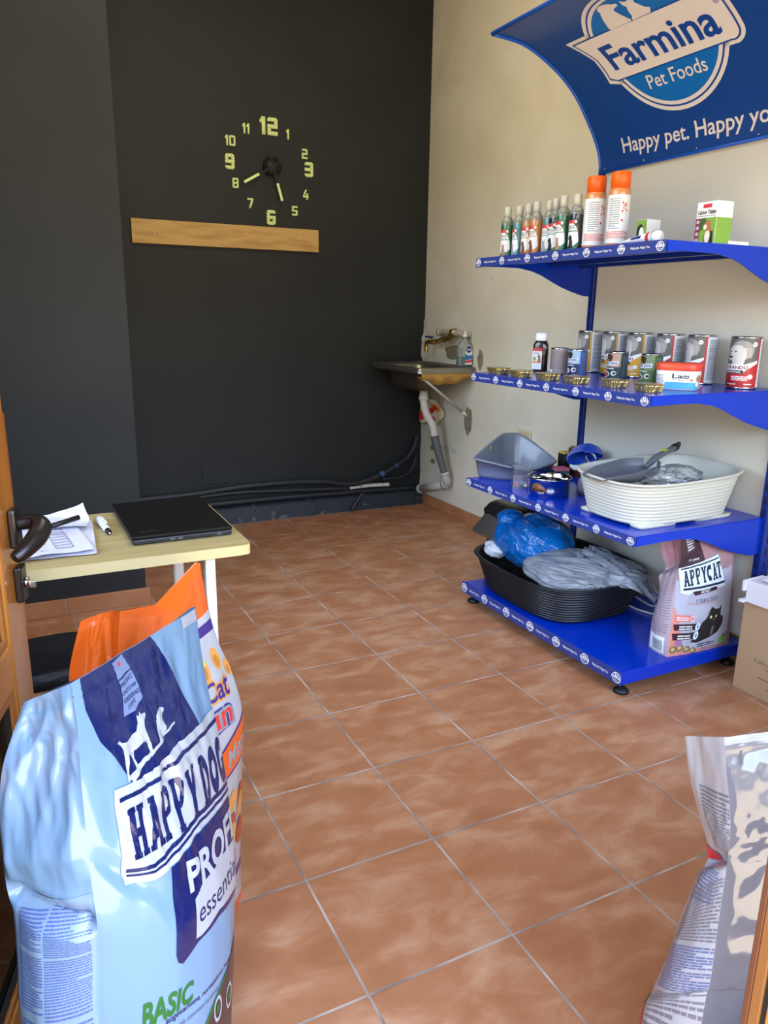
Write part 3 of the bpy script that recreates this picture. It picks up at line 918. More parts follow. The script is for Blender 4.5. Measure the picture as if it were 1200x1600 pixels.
# ================================================================== DISPLAY SHELF
BLUE = M('shelf_blue_enamel', (0, 48, 176), .18, spec=.42)
BLUED = M('post_blue_enamel', (16, 44, 132), .35)
STRIP = M('printed_strip_blue', (42, 58, 132), .45)
WHITE = M('print_white', (236, 236, 236), .5)
PANEL = M('pale_back_panel', (216, 212, 196), .55)
Z1, Z2, Z3, Z4 = .092, .570, 1.020, 1.473
YL, YR = -1.322, -2.313
XF, XB = .597, 1.205
shelf = empty('display_shelf', (.9, -1.82, 0), 0, 'tall blue metal display shelf with curved printed header against the plaster wall', 'shelf')
so_ = shelf.location
def SB(p0, p1, m, bev=0, mb=None):
    mb = mb or MB()
    return mb.box([a - b for a, b in zip(p0, so_)], [a - b for a, b in zip(p1, so_)], m, bev)
def S(p): return Vector(p) - so_
SB((1.212, YR + .018, .10), (1.222, YL - .018, 1.90), PANEL).build('back_panel', shelf)
for yc in (YL, YR):
    mb = SB((1.198, yc - .014, .03), (1.250, yc + .014, 1.90), BLUED, .002)
    side = -1 if yc == YR else 1
    for k in range(36):
        z = .14 + k * .048
        SB((1.218, yc + side * .0135, z), (1.226, yc + side * .0148, z + .028), RUBBER, 0, mb)
        SB((1.1968, yc - .004, z), (1.1985, yc + .004, z + .028), RUBBER, 0, mb)
    mb.build('upright', shelf)
bd = SB((XF, YR, .046), (XB, YL, Z1), BLUE, .003)
deck = bd.build('base_deck', shelf)
FOOTB = M('black_foot', (18, 18, 18), .5)
for fx, fy in ((.635, -1.352), (.635, -2.280), (1.16, -1.352), (1.16, -2.280)):
    mb = MB(); c_ = S((fx, fy, 0))
    mb.lathe([(.026, 0), (.027, .008), (.018, .016), (.012, .020)], FOOTB, c_, 24); mb.lathe([(.006, .018), (.006, .050)], CHROME, c_, 12)
    mb.build('foot', shelf, 'black levelling foot')

BAND_BLUE = M('badge_blue', (36, 52, 128), .45)
def badge(f, mb, u, wu):
    """small round badge: ring, seated animals above, name band, dark lower half"""
    q = lambda a0, b0, a1, b1: (u + (a0 - .5) * wu, b0, u + (a1 - .5) * wu, b1)
    f.decal(mb, poly2d(ellipse2d(.5, .5, .5, .5, 24)), WHITE, q(0, .10, 1, .90), .0004, False)
    f.decal(mb, poly2d(ellipse2d(.5, .5, .42, .42, 24)), BAND_BLUE, q(0, .10, 1, .90), .0006, False)
    f.decal(mb, poly2d(DOG_SIT), WHITE, q(.26, .58, .52, .84), .0008, False)
    f.decal(mb, poly2d(CAT_SIT), WHITE, q(.50, .58, .72, .80), .0008, False)
    f.decal(mb, poly2d(quad2d(0, 0, 1, 1)), WHITE, q(-.06, .42, 1.06, .60), .0008, False)
    f.text(mb, 'Farmina', BAND_BLUE, q(.04, .455, .96, .575), .0010, .02, 0, False)
    f.text(mb, 'Pet Foods', WHITE, q(.26, .26, .74, .36), .0010, .01, 0, False)

def label_strip(parent, zb, zt):
    mb = MB()
    mb.box(S((XF - .004, YR - .002, zb)), S((XF - .0008, YL + .004, zt)), STRIP, .0008)
    h = zt - zb
    f = flat_surf(S((XF - .0042, YL + .004, zb)), (0, -(YL - YR + .006), 0), (0, 0, h))
    L = YL - YR + .006
    for k in range(7):
        u = .020 + k * (.960 / 6)
        badge(f, mb, u, h * .86 / L)
        if k < 6:
            uc = u + .960 / 12
            f.text(mb, 'Happy pet. Happy You.', WHITE, (uc - .040, .36, uc + .040, .62), .0006, .012, .1, False)
    return mb.build('label_strip', parent, 'printed blue label strip')
label_strip(deck, .046, .094)
def bracket(parent, yc, zt):
    prof = [(XF + .004, zt - .002), (XB + .012, zt - .002), (XB + .012, zt - .136), (1.15, zt - .133), (1.09, zt - .118), (1.03, zt - .100), (.975, zt - .078), (.92, zt - .055), (.87, zt - .040), (.80, zt - .030), (.72, zt - .029), (XF + .004, zt - .032)]
    MB().prism(prof, lambda x, z: S((x, yc - .002, z)), lambda x, z: S((x, yc + .002, z)), BLUE).build('bracket', parent)
for zt in (Z2, Z3, Z4):
    mb = SB((XF, YR + .003, zt - .004), (XB, YL - .003, zt), BLUE, .001)
    SB((XF, YR + .003, zt - .030), (XF + .004, YL - .003, zt - .002), BLUE, 0, mb)
    for xx in (.75, .95, 1.12):
        SB((xx, YR + .006, zt - .018), (xx + .03, YL - .006, zt - .004), BLUED, 0, mb)
    s_ = mb.build('shelf_board', shelf)
    label_strip(s_, zt - .035, zt + .0)
    bracket(s_, YL, zt); bracket(s_, YR, zt)

# curved header sign
HB = M('header_print_blue', (22, 66, 140), .35)
HE = M('header_edge_blue', (26, 84, 190), .3)
EMB_W = M('emblem_white', (222, 214, 212), .45)
EMB_N = M('emblem_navy', (16, 66, 150), .45)
EMB_B = M('emblem_blue', (14, 104, 186), .45)
pf = [(1.190, 1.843), (1.175, 1.917), (1.128, 1.998), (1.031, 2.118), (.926, 2.196), (.796, 2.256), (.72, 2.272), (.62, 2.278)]
def resample(pts, n):
    L = [0]
    P = []
    for i in range(len(pts) - 1):
        p0 = pts[max(i - 1, 0)]; p1 = pts[i]; p2 = pts[i + 1]; p3 = pts[min(i + 2, len(pts) - 1)]
        for s in range(12):
            t = s / 12
            P.append(tuple(.5 * (2 * b + (c_ - a) * t + (2 * a - 5 * b + 4 * c_ - d) * t * t + (3 * b - a - 3 * c_ + d) * t ** 3) for a, b, c_, d in zip(p0, p1, p2, p3)))
    P.append(pts[-1])
    L = [0]
    for a, b in zip(P, P[1:]): L.append(L[-1] + math.hypot(b[0] - a[0], b[1] - a[1]))
    out = []
    for k in range(n + 1):
        t = L[-1] * k / n
        i = max(j for j in range(len(L)) if L[j] <= t + 1e-9); i = min(i, len(P) - 2)
        f_ = (t - L[i]) / (L[i + 1] - L[i])
        out.append((P[i][0] + (P[i + 1][0] - P[i][0]) * f_, P[i][1] + (P[i + 1][1] - P[i][1]) * f_))
    return out, L[-1]
prf, LEN = resample(pf, 36)
YHL, YHR = -1.330, -2.312
NU = 40
front = [[S((x, YHL + (YHR - YHL) * i / NU, z)) for x, z in prf] for i in range(NU + 1)]
def pnorm(j):
    a = prf[max(j - 1, 0)]; b = prf[min(j + 1, 36)]
    d = Vector((b[0] - a[0], b[1] - a[1])).normalized()
    return Vector((-d.y, d.x))
back = [[S((x - pnorm(j).x * .010, YHL + (YHR - YHL) * i / NU, z - pnorm(j).y * .010)) for j, (x, z) in enumerate(prf)] for i in range(NU + 1)]
mb = MB(); mb.grid(front, HB); mb.grid(back[::-1], HE)
for i in (0, NU):
    mb.grid([back[i], front[i]] if i == 0 else [front[i], back[i]], HE)
mb.grid([[front[i][36], back[i][36]] for i in range(NU + 1)], HE); mb.grid([[back[i][0], front[i][0]] for i in range(NU + 1)], HE)
mb.tube([S((prf[36][0] - .004, YHL + .003, prf[36][1])), S((prf[36][0] - .004, YHR, prf[36][1]))], .008, HE, 12, 1)
mb.tube([S((prf[j][0] + .003, YHL + .002, prf[j][1] - .003)) for j in range(0, 37, 3)], .006, HE, 8, 2)
mb.tube([S((prf[0][0] - .002, YHL, prf[0][1] - .002)), S((prf[0][0] - .002, YHR, prf[0][1] - .002))], .006, HE, 8, 1)
for yy in (-1.36, -1.58, -1.84, -2.1):
    mb.tube([S((1.187, yy, 1.853)), S((1.184, yy, 1.855))], .004, CHROME, 8, 1)
hs = Surf(front)
def AU(a): return (a + YHL) / (YHL - YHR)          # a = -Y
def HV(h): return h / LEN
def A(pts): return [(AU(a), HV(h)) for a, h in pts]
def hdec(parts, m, off): hs.decal(mb, parts, m, off=off)
def circ(r, a0=0, a1=360, n=56, r0=None):
    if r0 is None: return poly2d(A([(1.82 + r * math.cos(2 * math.pi * k / n), .42 + r * math.sin(2 * math.pi * k / n)) for k in range(n)]))
    g = ring2d(1.82, .42, r0, r, a0, a1, n); return A(g[0]), g[1], 1
def band(e):
    """name band outline grown by e, with its pointed flag at the upper left and rounded right end"""
    pts = [(1.512 - 1.6 * e, .524 + e), (1.548 - e, .43), (1.548 - e, .345 - e)]
    pts += [(1.575, .330 - e), (2.085 + .5 * e, .330 - e)]
    for k in range(7):
        t = R(-90 + 90 * k / 6); pts.append((2.092 + (.028 + e) * math.cos(t), .356 + (.028 + e) * math.sin(t)))
    for k in range(7):
        t = R(90 * k / 6); pts.append((2.092 + (.028 + e) * math.cos(t), .490 + (.028 + e) * math.sin(t)))
    pts += [(1.60, .524 + e)]
    return poly2d(A(pts))
hdec(circ(.268), EMB_W, .0010); hdec(band(.022), EMB_W, .0010)
hdec(circ(.253), EMB_N, .0016); hdec(circ(.246), EMB_W, .0022); hdec(circ(.232), EMB_B, .0028)
hdec(band(.008), EMB_N, .0034); hdec(band(.002), EMB_W, .0040)
hdec(poly2d(A([(1.668, .545), (1.70, .60), (1.70, .60), (1.76, .545)])), EMB_B, .003)
hdec((lambda g: (A([(1.690 + x * .135, .526 + y * .115) for x, y in g]), [list(range(len(g)))], 1))([(1 - x, y) for x, y in DOG_SIT][::-1]), EMB_W, .0046)
hdec((lambda g: (A([(1.795 + x * .105, .526 + y * .100) for x, y in g]), [list(range(len(g)))], 1))(CAT_SIT), EMB_W, .0046)
hs.text(mb, 'Farmina', EMB_N, ((AU(1.585), HV(.478)), (AU(2.075), HV(.478)), (AU(2.068), HV(.356)), (AU(1.590), HV(.364))), .0048, .022)
hs.text(mb, 'Pet Foods', EMB_W, (AU(1.700), HV(.256), AU(1.962), HV(.308)), .0048, .008)
hs.text(mb, 'Happy pet.', EMB_W, ((AU(1.470), HV(.112)), (AU(1.806), HV(.104)), (AU(1.806), HV(.030)), (AU(1.470), HV(.036))), .0012, .012)
hs.text(mb, 'Happy you.', EMB_W, ((AU(1.836), HV(.104)), (AU(2.200), HV(.098)), (AU(2.200), HV(.024)), (AU(1.836), HV(.028))), .0012, .012)
g = ring2d(2.106, .470, .0075, .0095, 0, 360, 20); hdec((A(g[0]), g[1], 1), EMB_N, .0048)
hs.text(mb, 'R', EMB_N, (AU(2.103), HV(.465), AU(2.1095), HV(.475)), .0048)
mb.build('header_sign', shelf, 'curved blue header sign')

# ================================================================== TOP SHELF GOODS
LBLW = M('label_white', (226, 228, 228), .4)
REDP = M('label_red', (196, 52, 62), .4)
CAPC = M('frosted_cap', (206, 206, 190), .3, trans=.25)
CLRB = M('clear_bottle_plastic', (214, 218, 204), .15, trans=.75)
def bottle(name, loc, liq, accent, animal, anim_col, label, rz=-52, fill=.80):
    t = empty(name, loc, R(rz), label, 'bottle', 'pet shampoo bottles on the top shelf')
    r, hh = .0245, .160
    mb = MB(); mb.lathe([(.022, 0), (r, .004), (r, .132), (.0230, .146), (.017, .157), (.0135, .162)], CLRB, seg=28); mb.build('bottle_body', t)
    mb = MB(); mb.lathe([(.0225, .002), (r + .0003, .0045), (r + .0003, .128), (.0228, .1425)], M('liquid_' + label.split()[0], liq, .12, coat=.4), seg=28); mb.build('liquid', t)
    mb = MB(); mb.lathe([(.0138, .160), (.0142, .172), (.0150, .174), (.0145, .197), (.012, .199)], CAPC, seg=20); mb.build('cap', t)
    mb = MB(); cs = cyl_surf(r + .0006, .008, .122, n=48)
    mb2 = poly2d([(.30, .0), (.52, 0), (.60, .12), (.61, .30), (.59, .52), (.53, .72), (.45, .82), (.38, .84), (.31, .84)])
    cs.decal(mb, mb2, LBLW, off=0)
    cs.decal(mb, poly2d([(.31, .80), (.50, .80), (.52, .85), (.50, .90), (.31, .90)]), REDP, off=.0004)
    cs.decal(mb, poly2d(ellipse2d(.52, .85, .028, .05, 14)), LBLW, off=.0006)
    am = M('accent_' + accent[0], accent[1], .4)
    cs.decal(mb, poly2d(quad2d(.32, .56, .56, .59)), am, off=.0004)
    cs.decal(mb, poly2d([(.30, 0), (.52, 0), (.60, .12), (.61, .26), (.50, .14), (.42, .10), (.30, .16)]), am, off=.0003)
    cs.decal(mb, dashes(3, 3, (4, 9), 5), M('print_grey', (120, 124, 126), .5), (.33, .63, .52, .76), .0004)
    cs.decal(mb, poly2d(animal), M('fur_' + anim_col[0], anim_col[1], .6), (.33, .06, .50, .46), .0008)
    mb.build('bottle_label', t)
    return t
GREEN, TEALC, ORNG, BLKC = (46, 96, 62), (72, 122, 122), (176, 116, 64), (40, 34, 32)
brown_fur, black_fur, tan_fur, grey_fur = ('brown', (120, 66, 38)), ('black', (28, 26, 26)), ('tan', (160, 128, 96)), ('grey', (150, 156, 158))
BT = [(.716, -1.347, GREEN, ('green', (60, 120, 90)), CAT_SIT, tan_fur, 'dark green shampoo bottle at the far left end of the top shelf', -40),
      (.737, -1.398, TEALC, ('teal', (96, 156, 170)), CAT_SIT, grey_fur, 'teal shampoo bottle second from the left end of the top shelf', -75),
      (.731, -1.466, ORNG, ('orange', (206, 130, 70)), DOG_SIT, brown_fur, 'amber shampoo bottle with brown dog label beside the teal bottle', -52),
      (.722, -1.528, ORNG, ('orange', (206, 130, 70)), DOG_SIT, brown_fur, 'amber shampoo bottle with brown dog label, nearer of the two amber ones', -52),
      (.744, -1.578, TEALC, ('teal', (96, 156, 170)), CAT_SIT, grey_fur, 'blue-grey shampoo bottle in mid row between amber and black bottles', -52),
      (.731, -1.632, BLKC, ('green', (60, 120, 90)), DOG_SIT, black_fur, 'black shampoo bottle with black dog label before the tall green one', -52),
      (.712, -1.698, GREEN, ('green', (60, 120, 90)), CAT_SIT, tan_fur, 'green shampoo bottle with pale kitten label in the right half of the row', -52),
      (.726, -1.755, BLKC, ('green', (60, 120, 90)), DOG_SIT, black_fur, 'black shampoo bottle last in the row, beside the orange-capped bottle', -52)]
for x, y_, liq, ac, an, fc, lab, rz in BT:
    bottle('shampoo_bottle', (x, y_, Z4), liq, ac, an, fc, lab, rz)
AMBER = M('amber_lotion', (206, 138, 84), .15, coat=.5)
ORCAP = M('orange_cap', (238, 96, 14), .35)
ORPR = M('print_orange', (214, 96, 60), .5)
def lotion(loc, label, rz):
    t = empty('lotion_bottle', loc, R(rz), label, 'bottle', 'orange-capped bottles on the top shelf')
    mb = MB(); mb.lathe([(.033, 0), (.036, .005), (.036, .178), (.0355, .192), (.034, .196)], AMBER, seg=32); mb.build('bottle_body', t)
    mb = MB(); mb.lathe([(.0325, .1965), (.0325, .246), (.030, .250)], ORCAP, seg=32); mb.build('cap', t, 'orange cap')
    mb = MB(); cs = cyl_surf(.0366, .022, .176, n=56)
    cs.decal(mb, poly2d(quad2d(.15, 0, .85, 1)), LBLW, off=0)
    g_ = M('print_grey', (120, 124, 126), .5)
    cs.decal(mb, dashes(14, 5, (3, 8), 6, .4), g_, (.40, .30, .56, .95), .0004)
    cs.decal(mb, dashes(5, 8, (3, 9), 8, .5), ORPR, (.34, .10, .72, .26), .0004)
    for (uu, vv) in ((.60, .66), (.64, .80), (.60, .83), (.66, .68)):
        cs.decal(mb, poly2d(ellipse2d(uu, vv, .014, .03, 12)), ORPR, off=.0005)
    cs.decal(mb, merge2d(ring2d(.62, .74, .012, .020, 0, 360, 14, 1, 2.2), ring2d(.65, .79, .010, .016, 0, 360, 12, 1, 2.2)), ORPR, off=.0005)
    cs.decal(mb, poly2d(ellipse2d(.60, .47, .016, .025, 12)), REDP, off=.0005)
    mb.build('bottle_label', t)
lotion((.755, -1.815, Z4), 'orange-capped lotion bottle standing beside the last black shampoo bottle', -40)
lotion((.762, -1.925, Z4), 'orange-capped lotion bottle standing alone beside the small lamb-picture box', -58)
GRASSP = M('print_grass_green', (118, 160, 66), .45)
b_ = empty('small_carton', (.782, -2.050, Z4), 0, 'small green and white carton behind the white tube on top shelf', 'box')
mb = MB().box((-.030, -.022, 0), (.030, .022, .088), LBLW, .001); mb.build('carton_body', b_)
f = flat_surf((-.0304, .0218, .001), (0, -.0436, 0), (0, 0, .086)); mb = MB()
f.decal(mb, poly2d(quad2d(0, 0, 1, 1)), GRASSP, off=0, cut=False); f.decal(mb, poly2d(ellipse2d(.38, .55, .34, .30)), M('print_black', (26, 26, 26), .5), off=.0003, cut=False)
f.decal(mb, poly2d(ellipse2d(.52, .50, .24, .24)), LBLW, off=.0005, cut=False); f.decal(mb, poly2d(quad2d(.05, 0, .7, .14)), LBLW, off=.0004, cut=False)
f = flat_surf((-.029, -.0224, .001), (.058, 0, 0), (0, 0, .086))
for k in range(9): f.decal(mb, poly2d(quad2d(.18 + k * .06, .2, .21 + k * .06, .5)), M('print_black', (0, 0, 0)), off=.0003, cut=False)
mb.build('printing', b_)
t = empty('ointment_tube', (.655, -2.15, Z4 + .017), 0, 'white ointment tube lying on the top shelf edge with round cap', 'tube')
mb = MB(); P = []
for i in range(14):
    s_ = i / 13; yy = .070 - s_ * .125; ry = .0165 * (s_ ** .6) + .0012
    P.append([Vector((rx_ * (.0225 - .005 * s_), yy, rz_ * ry - (.0165 - ry) * .75)) for rx_, rz_ in [(math.cos(2 * math.pi * k / 24), math.sin(2 * math.pi * k / 24)) for k in range(25)]])
mb.grid(P, LBLW)
mb.box((-.018, .068, -.0145), (.018, .075, -.0105), LBLW)
mb.build('tube_body', t)
mb = MB(); mb.tube([(0, -.055, 0), (0, -.078, 0)], .0172, M('white_cap', (232, 232, 228), .35), 28, 1); mb.build('cap', t)
mb = MB(); ts = Surf([[p for p in row] for row in P][::-1]); ts.decal(mb, poly2d(quad2d(.06, .30, .16, .62)), REDP, off=.0006); ts.decal(mb, poly2d(quad2d(.30, .40, .62, .50)), M('label_navy', (24, 36, 110), .4), off=.0006); mb.build('printing', t)

b_ = empty('tablet_carton', (.832, -2.268, Z4), 0, 'upright carton of calcium tablets with a beagle picture on it', 'box')
mb = MB().box((-.034, -.038, 0), (.034, .038, .122), LBLW, .001); mb.build('carton_body', b_)
mb = MB()
f = flat_surf((-.0344, .0378, .001), (0, -.0756, 0), (0, 0, .120))
f.decal(mb, poly2d(quad2d(.22, 0, 1, .62)), GRASSP, off=0, cut=False); f.decal(mb, poly2d(quad2d(0, 0, .22, .62)), M('print_plum', (130, 30, 62), .45), off=0, cut=False)
f.decal(mb, poly2d([(.22, .62), (.5, .62), (.6, .42), (.22, .3)]), M('print_dark_green', (56, 92, 44), .45), off=.0002, cut=False)
for k in range(4): f.decal(mb, poly2d(ellipse2d(.11, .10 + k * .145, .075, .045)), M('print_grey_dot', (176, 176, 188), .45), off=.0003, cut=False)
f.decal(mb, poly2d(quad2d(.30, .86, .72, .95)), REDP, off=.0002, cut=False)
f.text(mb, 'Calcium Tablets', M('print_black', (0, 0, 0)), (.06, .71, .96, .81), .0003, .02, 0, False)
f.decal(mb, poly2d(quad2d(.06, .66, .94, .675)), M('print_grey', (120, 124, 126), .5), off=.0003, cut=False)
f.decal(mb, poly2d(DOG_SIT), M('fur_beagle', (166, 104, 56), .6), (.34, .02, .92, .56), .0004, False)
f.decal(mb, poly2d(ellipse2d(.64, .16, .13, .15)), M('fur_white', (222, 214, 204), .6), off=.0006, cut=False)
f.decal(mb, poly2d([(.74, 0), (.92, 0), (.90, .28), (.80, .30)]), M('fur_black', (28, 26, 26), .6), off=.0006, cut=False)
f.decal(mb, poly2d(ellipse2d(.50, .40, .09, .06)), M('fur_white', (0, 0, 0)), off=.0006, cut=False)
f = flat_surf((-.033, -.0384, .001), (.066, 0, 0), (0, 0, .120))
f.decal(mb, poly2d(quad2d(0, 0, 1, .62)), GRASSP, off=0, cut=False)
mb.build('printing', b_)
mb = MB().box((.705, -2.290, Z4 + .0005), (.79, -2.22, Z4 + .003), LBLW); mb.box((.706, -2.289, Z4 + .003), (.74, -2.222, Z4 + .0034), REDP)
tag(mb.build('leaflet'), 'red and white leaflet lying in front of the beagle carton', 'leaflet')
mb = MB().box((.86, -2.308, Z4), (.95, -2.245, Z4 + .010), LBLW, .001); tag(mb.build('white_card'), 'thin white card pack lying flat at the right end of the top shelf', 'card')
mb = MB(); mb.lathe([(.034, 0), (.036, .004), (.030, .013), (.012, .017), (0, .018)], M('dark_grey_plastic', (70, 70, 74), .4), (.955, -2.20, Z4), 28); tag(mb.build('lid'), 'dark grey round lid lying beside the white card on top shelf', 'lid')

# ================================================================== SECOND SHELF GOODS (tins, foil trays, tub)
TIN = M('tin_metal', (196, 194, 186), .22, metal=1.0)
PHOTO = M('print_photo_grey', (96, 95, 92), .4)
PALEDOG = M('print_pale_dog', (206, 202, 196), .45)
GPANEL = M('print_text_panel', (206, 208, 214), .4)
DARKR = M('print_maroon', (128, 30, 40), .45)
def tin_body(t, r, h):
    mb = MB()
    mb.lathe([(r - .004, .0), (r - .001, .0005), (r + .0006, .002), (r + .0006, .005), (r - .0008, .007), (r - .0008, h - .007), (r + .0006, h - .005), (r + .0006, h - .002), (r - .001, h - .0002), (r - .003, h - .0015), (r - .004, h - .004), (r - .02, h - .0045)], TIN, seg=40)
    mb.build('tin_body', t)
def big_tin(loc, rz, colr, cn, label):
    t = empty('dog_food_tin', loc, R(rz), label, 'tin', 'large dog food tins on the middle shelf')
    r, h = .050, .175
    tin_body(t, r, h)
    cm = M('print_' + cn, colr, .4)
    mb = MB(); cs = cyl_surf(r + .0002, .007, h - .007, n=64)
    cs.decal(mb, poly2d(quad2d(0, 0, 1, 1)), LBLW, off=0)
    cs.decal(mb, poly2d(quad2d(.12, .40, .64, 1)), PHOTO, off=.0003)
    cs.decal(mb, poly2d(ellipse2d(.46, .76, .13, .20)), M('print_photo_light', (150, 149, 146), .4), off=.0004)
    cs.decal(mb, poly2d(DOG_HEAD), PALEDOG, (.28, .46, .55, .88), .0006)
    for (u, v, a, b__) in ((.335, .735, .012, .018), (.40, .735, .012, .014), (.34, .62, .03, .025)):
        cs.decal(mb, poly2d(ellipse2d(u, v, a, b__, 12)), M('print_black', (0, 0, 0)), off=.0008)
    cs.decal(mb, poly2d([(.50, .84), (.56, .80), (.57, .62), (.52, .60)]), M('print_fur_shade', (170, 160, 150), .45), off=.0008)
    cs.decal(mb, poly2d([(.12, .33), (.50, .33), (.64, .50), (.64, .40), (.64, .33)], quad2d(.12, .33, .50, .47), [(.50, .33), (.64, .33), (.64, .56), (.50, .47)]), LBLW, off=.0009)
    cs.decal(mb, poly2d([(.12, 0), (.64, 0), (.64, .50), (.53, .36), (.50, .30), (.12, .30)]), cm, off=.0011)
    cs.text(mb, 'MORANDO', DARKR, (.25, .375, .545, .445), .0014, .03)
    cs.decal(mb, poly2d(quad2d(.24, .28, .50, .35)), M('print_black', (0, 0, 0)), off=.0014)
    cs.text(mb, 'PROFESSIONAL', LBLW, (.26, .295, .48, .335), .0017, .02)
    cs.decal(mb, dashes(3, 4, (5, 9), 4, .6), LBLW, (.38, .14, .55, .24), .0014)
    cs.decal(mb, dashes(1, 4, (5, 9), 3, .6), LBLW, (.33, .05, .44, .09), .0014); cs.decal(mb, dashes(1, 2, (5, 9), 3, .6), LBLW, (.52, .05, .60, .09), .0014)
    cs.decal(mb, poly2d(ellipse2d(.575, .22, .028, .05, 16)), LBLW, off=.0014)
    cs.decal(mb, poly2d(ellipse2d(.59, .885, .026, .05, 18)), LBLW, off=.0012); cs.text(mb, '6+', M('print_black', (0, 0, 0)), (.576, .865, .604, .905), .0015)
    cs.decal(mb, poly2d(quad2d(.64, 0, .665, 1)), cm, off=.0003)
    cs.decal(mb, poly2d(quad2d(.675, .06, .97, .97)), GPANEL, off=.0003)
    cs.decal(mb, dashes(26, 6, (3, 9), 7, .5), M('print_grey_blue', (124, 130, 150), .5), (.69, .08, .95, .95), .0006)
    mb.build('tin_label', t)
YEL, RED = (206, 152, 40), (178, 40, 44)
for (x, y_, c_, n_, rz, lab) in ((1.112, -1.441, YEL, 'yellow', -92, 'yellow-banded large dog tin at the far left of the back row'), (1.112, -1.591, YEL, 'yellow', -88, 'yellow-banded large dog tin directly behind the small brown-topped tin'),
                           (1.112, -1.732, YEL, 'yellow', -84, 'yellow-banded large dog tin standing next to the first red-banded one'), (1.112, -1.885, RED, 'red', -90, 'red-banded large dog tin right behind the white tub'),
                           (1.112, -2.034, RED, 'red', -86, 'red-banded large dog tin beside the white tub, turned to its text'), (1.118, -2.215, RED, 'red', -51, 'red large dog tin standing alone with full dog portrait')):
    big_tin((x, y_, Z3), rz, c_, n_, lab)
def small_tin(loc, rz, top, bot, side, kind, label, meat=(190, 70, 70)):
    t = empty('small_dog_food_tin', loc, R(rz), label, 'tin', 'small dog food tins on the middle shelf')
    r, h = .0372, .108
    tin_body(t, r, h)
    mb = MB(); cs = cyl_surf(r + .0002, .006, h - .006, n=56)
    sm = M('tin_side_' + kind, side, .4)
    cs.decal(mb, poly2d(quad2d(0, 0, 1, 1)), sm, off=0)
    if kind == 'mauve':
        cs.decal(mb, dashes(20, 5, (3, 8), 7, .35), M('print_mauve_text', (120, 108, 108), .5), (.2, .2, .8, .95), .0004)
        cs.decal(mb, poly2d(quad2d(.30, .03, .40, .16)), LBLW, off=.0004)
    else:
        cs.decal(mb, poly2d(quad2d(.24, .48, .60, 1)), M('tin_top_' + kind, top, .4), off=.0003)
        cs.decal(mb, poly2d(quad2d(.24, 0, .60, .48)), M('tin_low_' + kind, bot, .4), off=.0003)
        cs.decal(mb, poly2d(DOG_HEAD), M('fur_dark_brown', (58, 44, 36), .5), (.32, .62, .48, .98), .0006)
        cs.decal(mb, poly2d(ellipse2d(.385, .72, .02, .05, 12)), M('fur_tan', (160, 128, 96), .6), off=.0008)
        cs.decal(mb, poly2d([(.23, .50), (.56, .56), (.57, .72), (.24, .64)]), LBLW, off=.0008)
        cs.decal(mb, slab_word('HAPPY DOG'), M('print_navy', (26, 40, 110), .4), ((.25, .62), (.555, .695), (.55, .585), (.25, .53)), .0011)
        cs.decal(mb, dashes(1, 3, (6, 9), 3, .7), LBLW, (.33, .40, .50, .45), .0008)
        cs.decal(mb, poly2d(ellipse2d(.34, .20, .09, .12, 18)), LBLW, off=.0007)
        cs.decal(mb, poly2d(ellipse2d(.34, .19, .075, .09, 16)), M('print_meat_' + kind, meat, .45), off=.0009)
        cs.decal(mb, poly2d(ellipse2d(.50, .24, .045, .09, 16)), LBLW, off=.0007)
        cs.decal(mb, poly2d(ellipse2d(.51, .24, .03, .05, 12)), M('fur_dark_brown', (58, 44, 36), .5), off=.0009)
        cs.decal(mb, dashes(16, 6, (3, 8), 5, .4), M('print_grey_blue', (124, 130, 150), .5), (.64, .10, .80, .92), .0004)
    mb.build('tin_label', t)
small_tin((.885, -1.525, Z3), -51, (150, 136, 132), (150, 136, 132), (150, 136, 134), 'mauve', 'small mauve-grey tin with its plain back turned, beside the brown bottle')
small_tin((.880, -1.640, Z3), -62, (150, 180, 200), (30, 40, 84), (60, 90, 150), 'blue', 'small blue dog tin beside the mauve-grey tin', (214, 150, 130))
small_tin((.905, -1.835, Z3), -62, (176, 140, 120), (34, 58, 54), (44, 70, 66), 'brown', 'small dark green tin with brown top, in front of the yellow tins', (182, 54, 64))
small_tin((.925, -1.985, Z3), -66, (120, 130, 96), (84, 112, 60), (70, 96, 54), 'olive', 'small olive green tin close beside the white tub', (120, 60, 50))
# brown bottle
SYR = M('dark_brown_bottle', (46, 24, 22), .18, coat=.5)
t = empty('brown_bottle', (.895, -1.385, Z3), R(-48), 'dark brown flat bottle with white cap standing apart on the left', 'bottle')
mb = MB(); loft(mb, [rr(.027, .018, 0, 0, 0, 3.5), rr(.031, .021, .006, 0, 0, 3.5), rr(.033, .022, .09, 0, 0, 3.5), rr(.031, .021, .115, 0, 0, 3), rr(.024, .018, .130, 0, 0, 2.4), rr(.021, .017, .132, 0, 0, 2.2)], SYR, True, True, True); mb.build('bottle_body', t)
mb = MB(); loft(mb, [rr(.025, .019, .131, 0, 0, 3), rr(.026, .020, .134, 0, 0, 3), rr(.0255, .0195, .160, 0, 0, 3), rr(.023, .017, .163, 0, 0, 3)], M('white_cap', (232, 232, 228), .35), True, True, True); mb.build('cap', t, 'white cap')
f = flat_surf((-.030, -.0229, .012), (.040, 0, 0), (0, 0, .088)); mb = MB()
f.decal(mb, poly2d(quad2d(0, 0, 1, 1)), LBLW, off=0, cut=False); f.decal(mb, poly2d(quad2d(0, .86, 1, 1)), REDP, off=.0003, cut=False)
f.decal(mb, poly2d(quad2d(0, .30, .9, .38)), M('print_orange2', (224, 140, 60), .45), off=.0003, cut=False); f.decal(mb, poly2d(DOG_SIT), M('fur_beagle', (0, 0, 0)), (.46, .34, .95, .70), .0005, False)
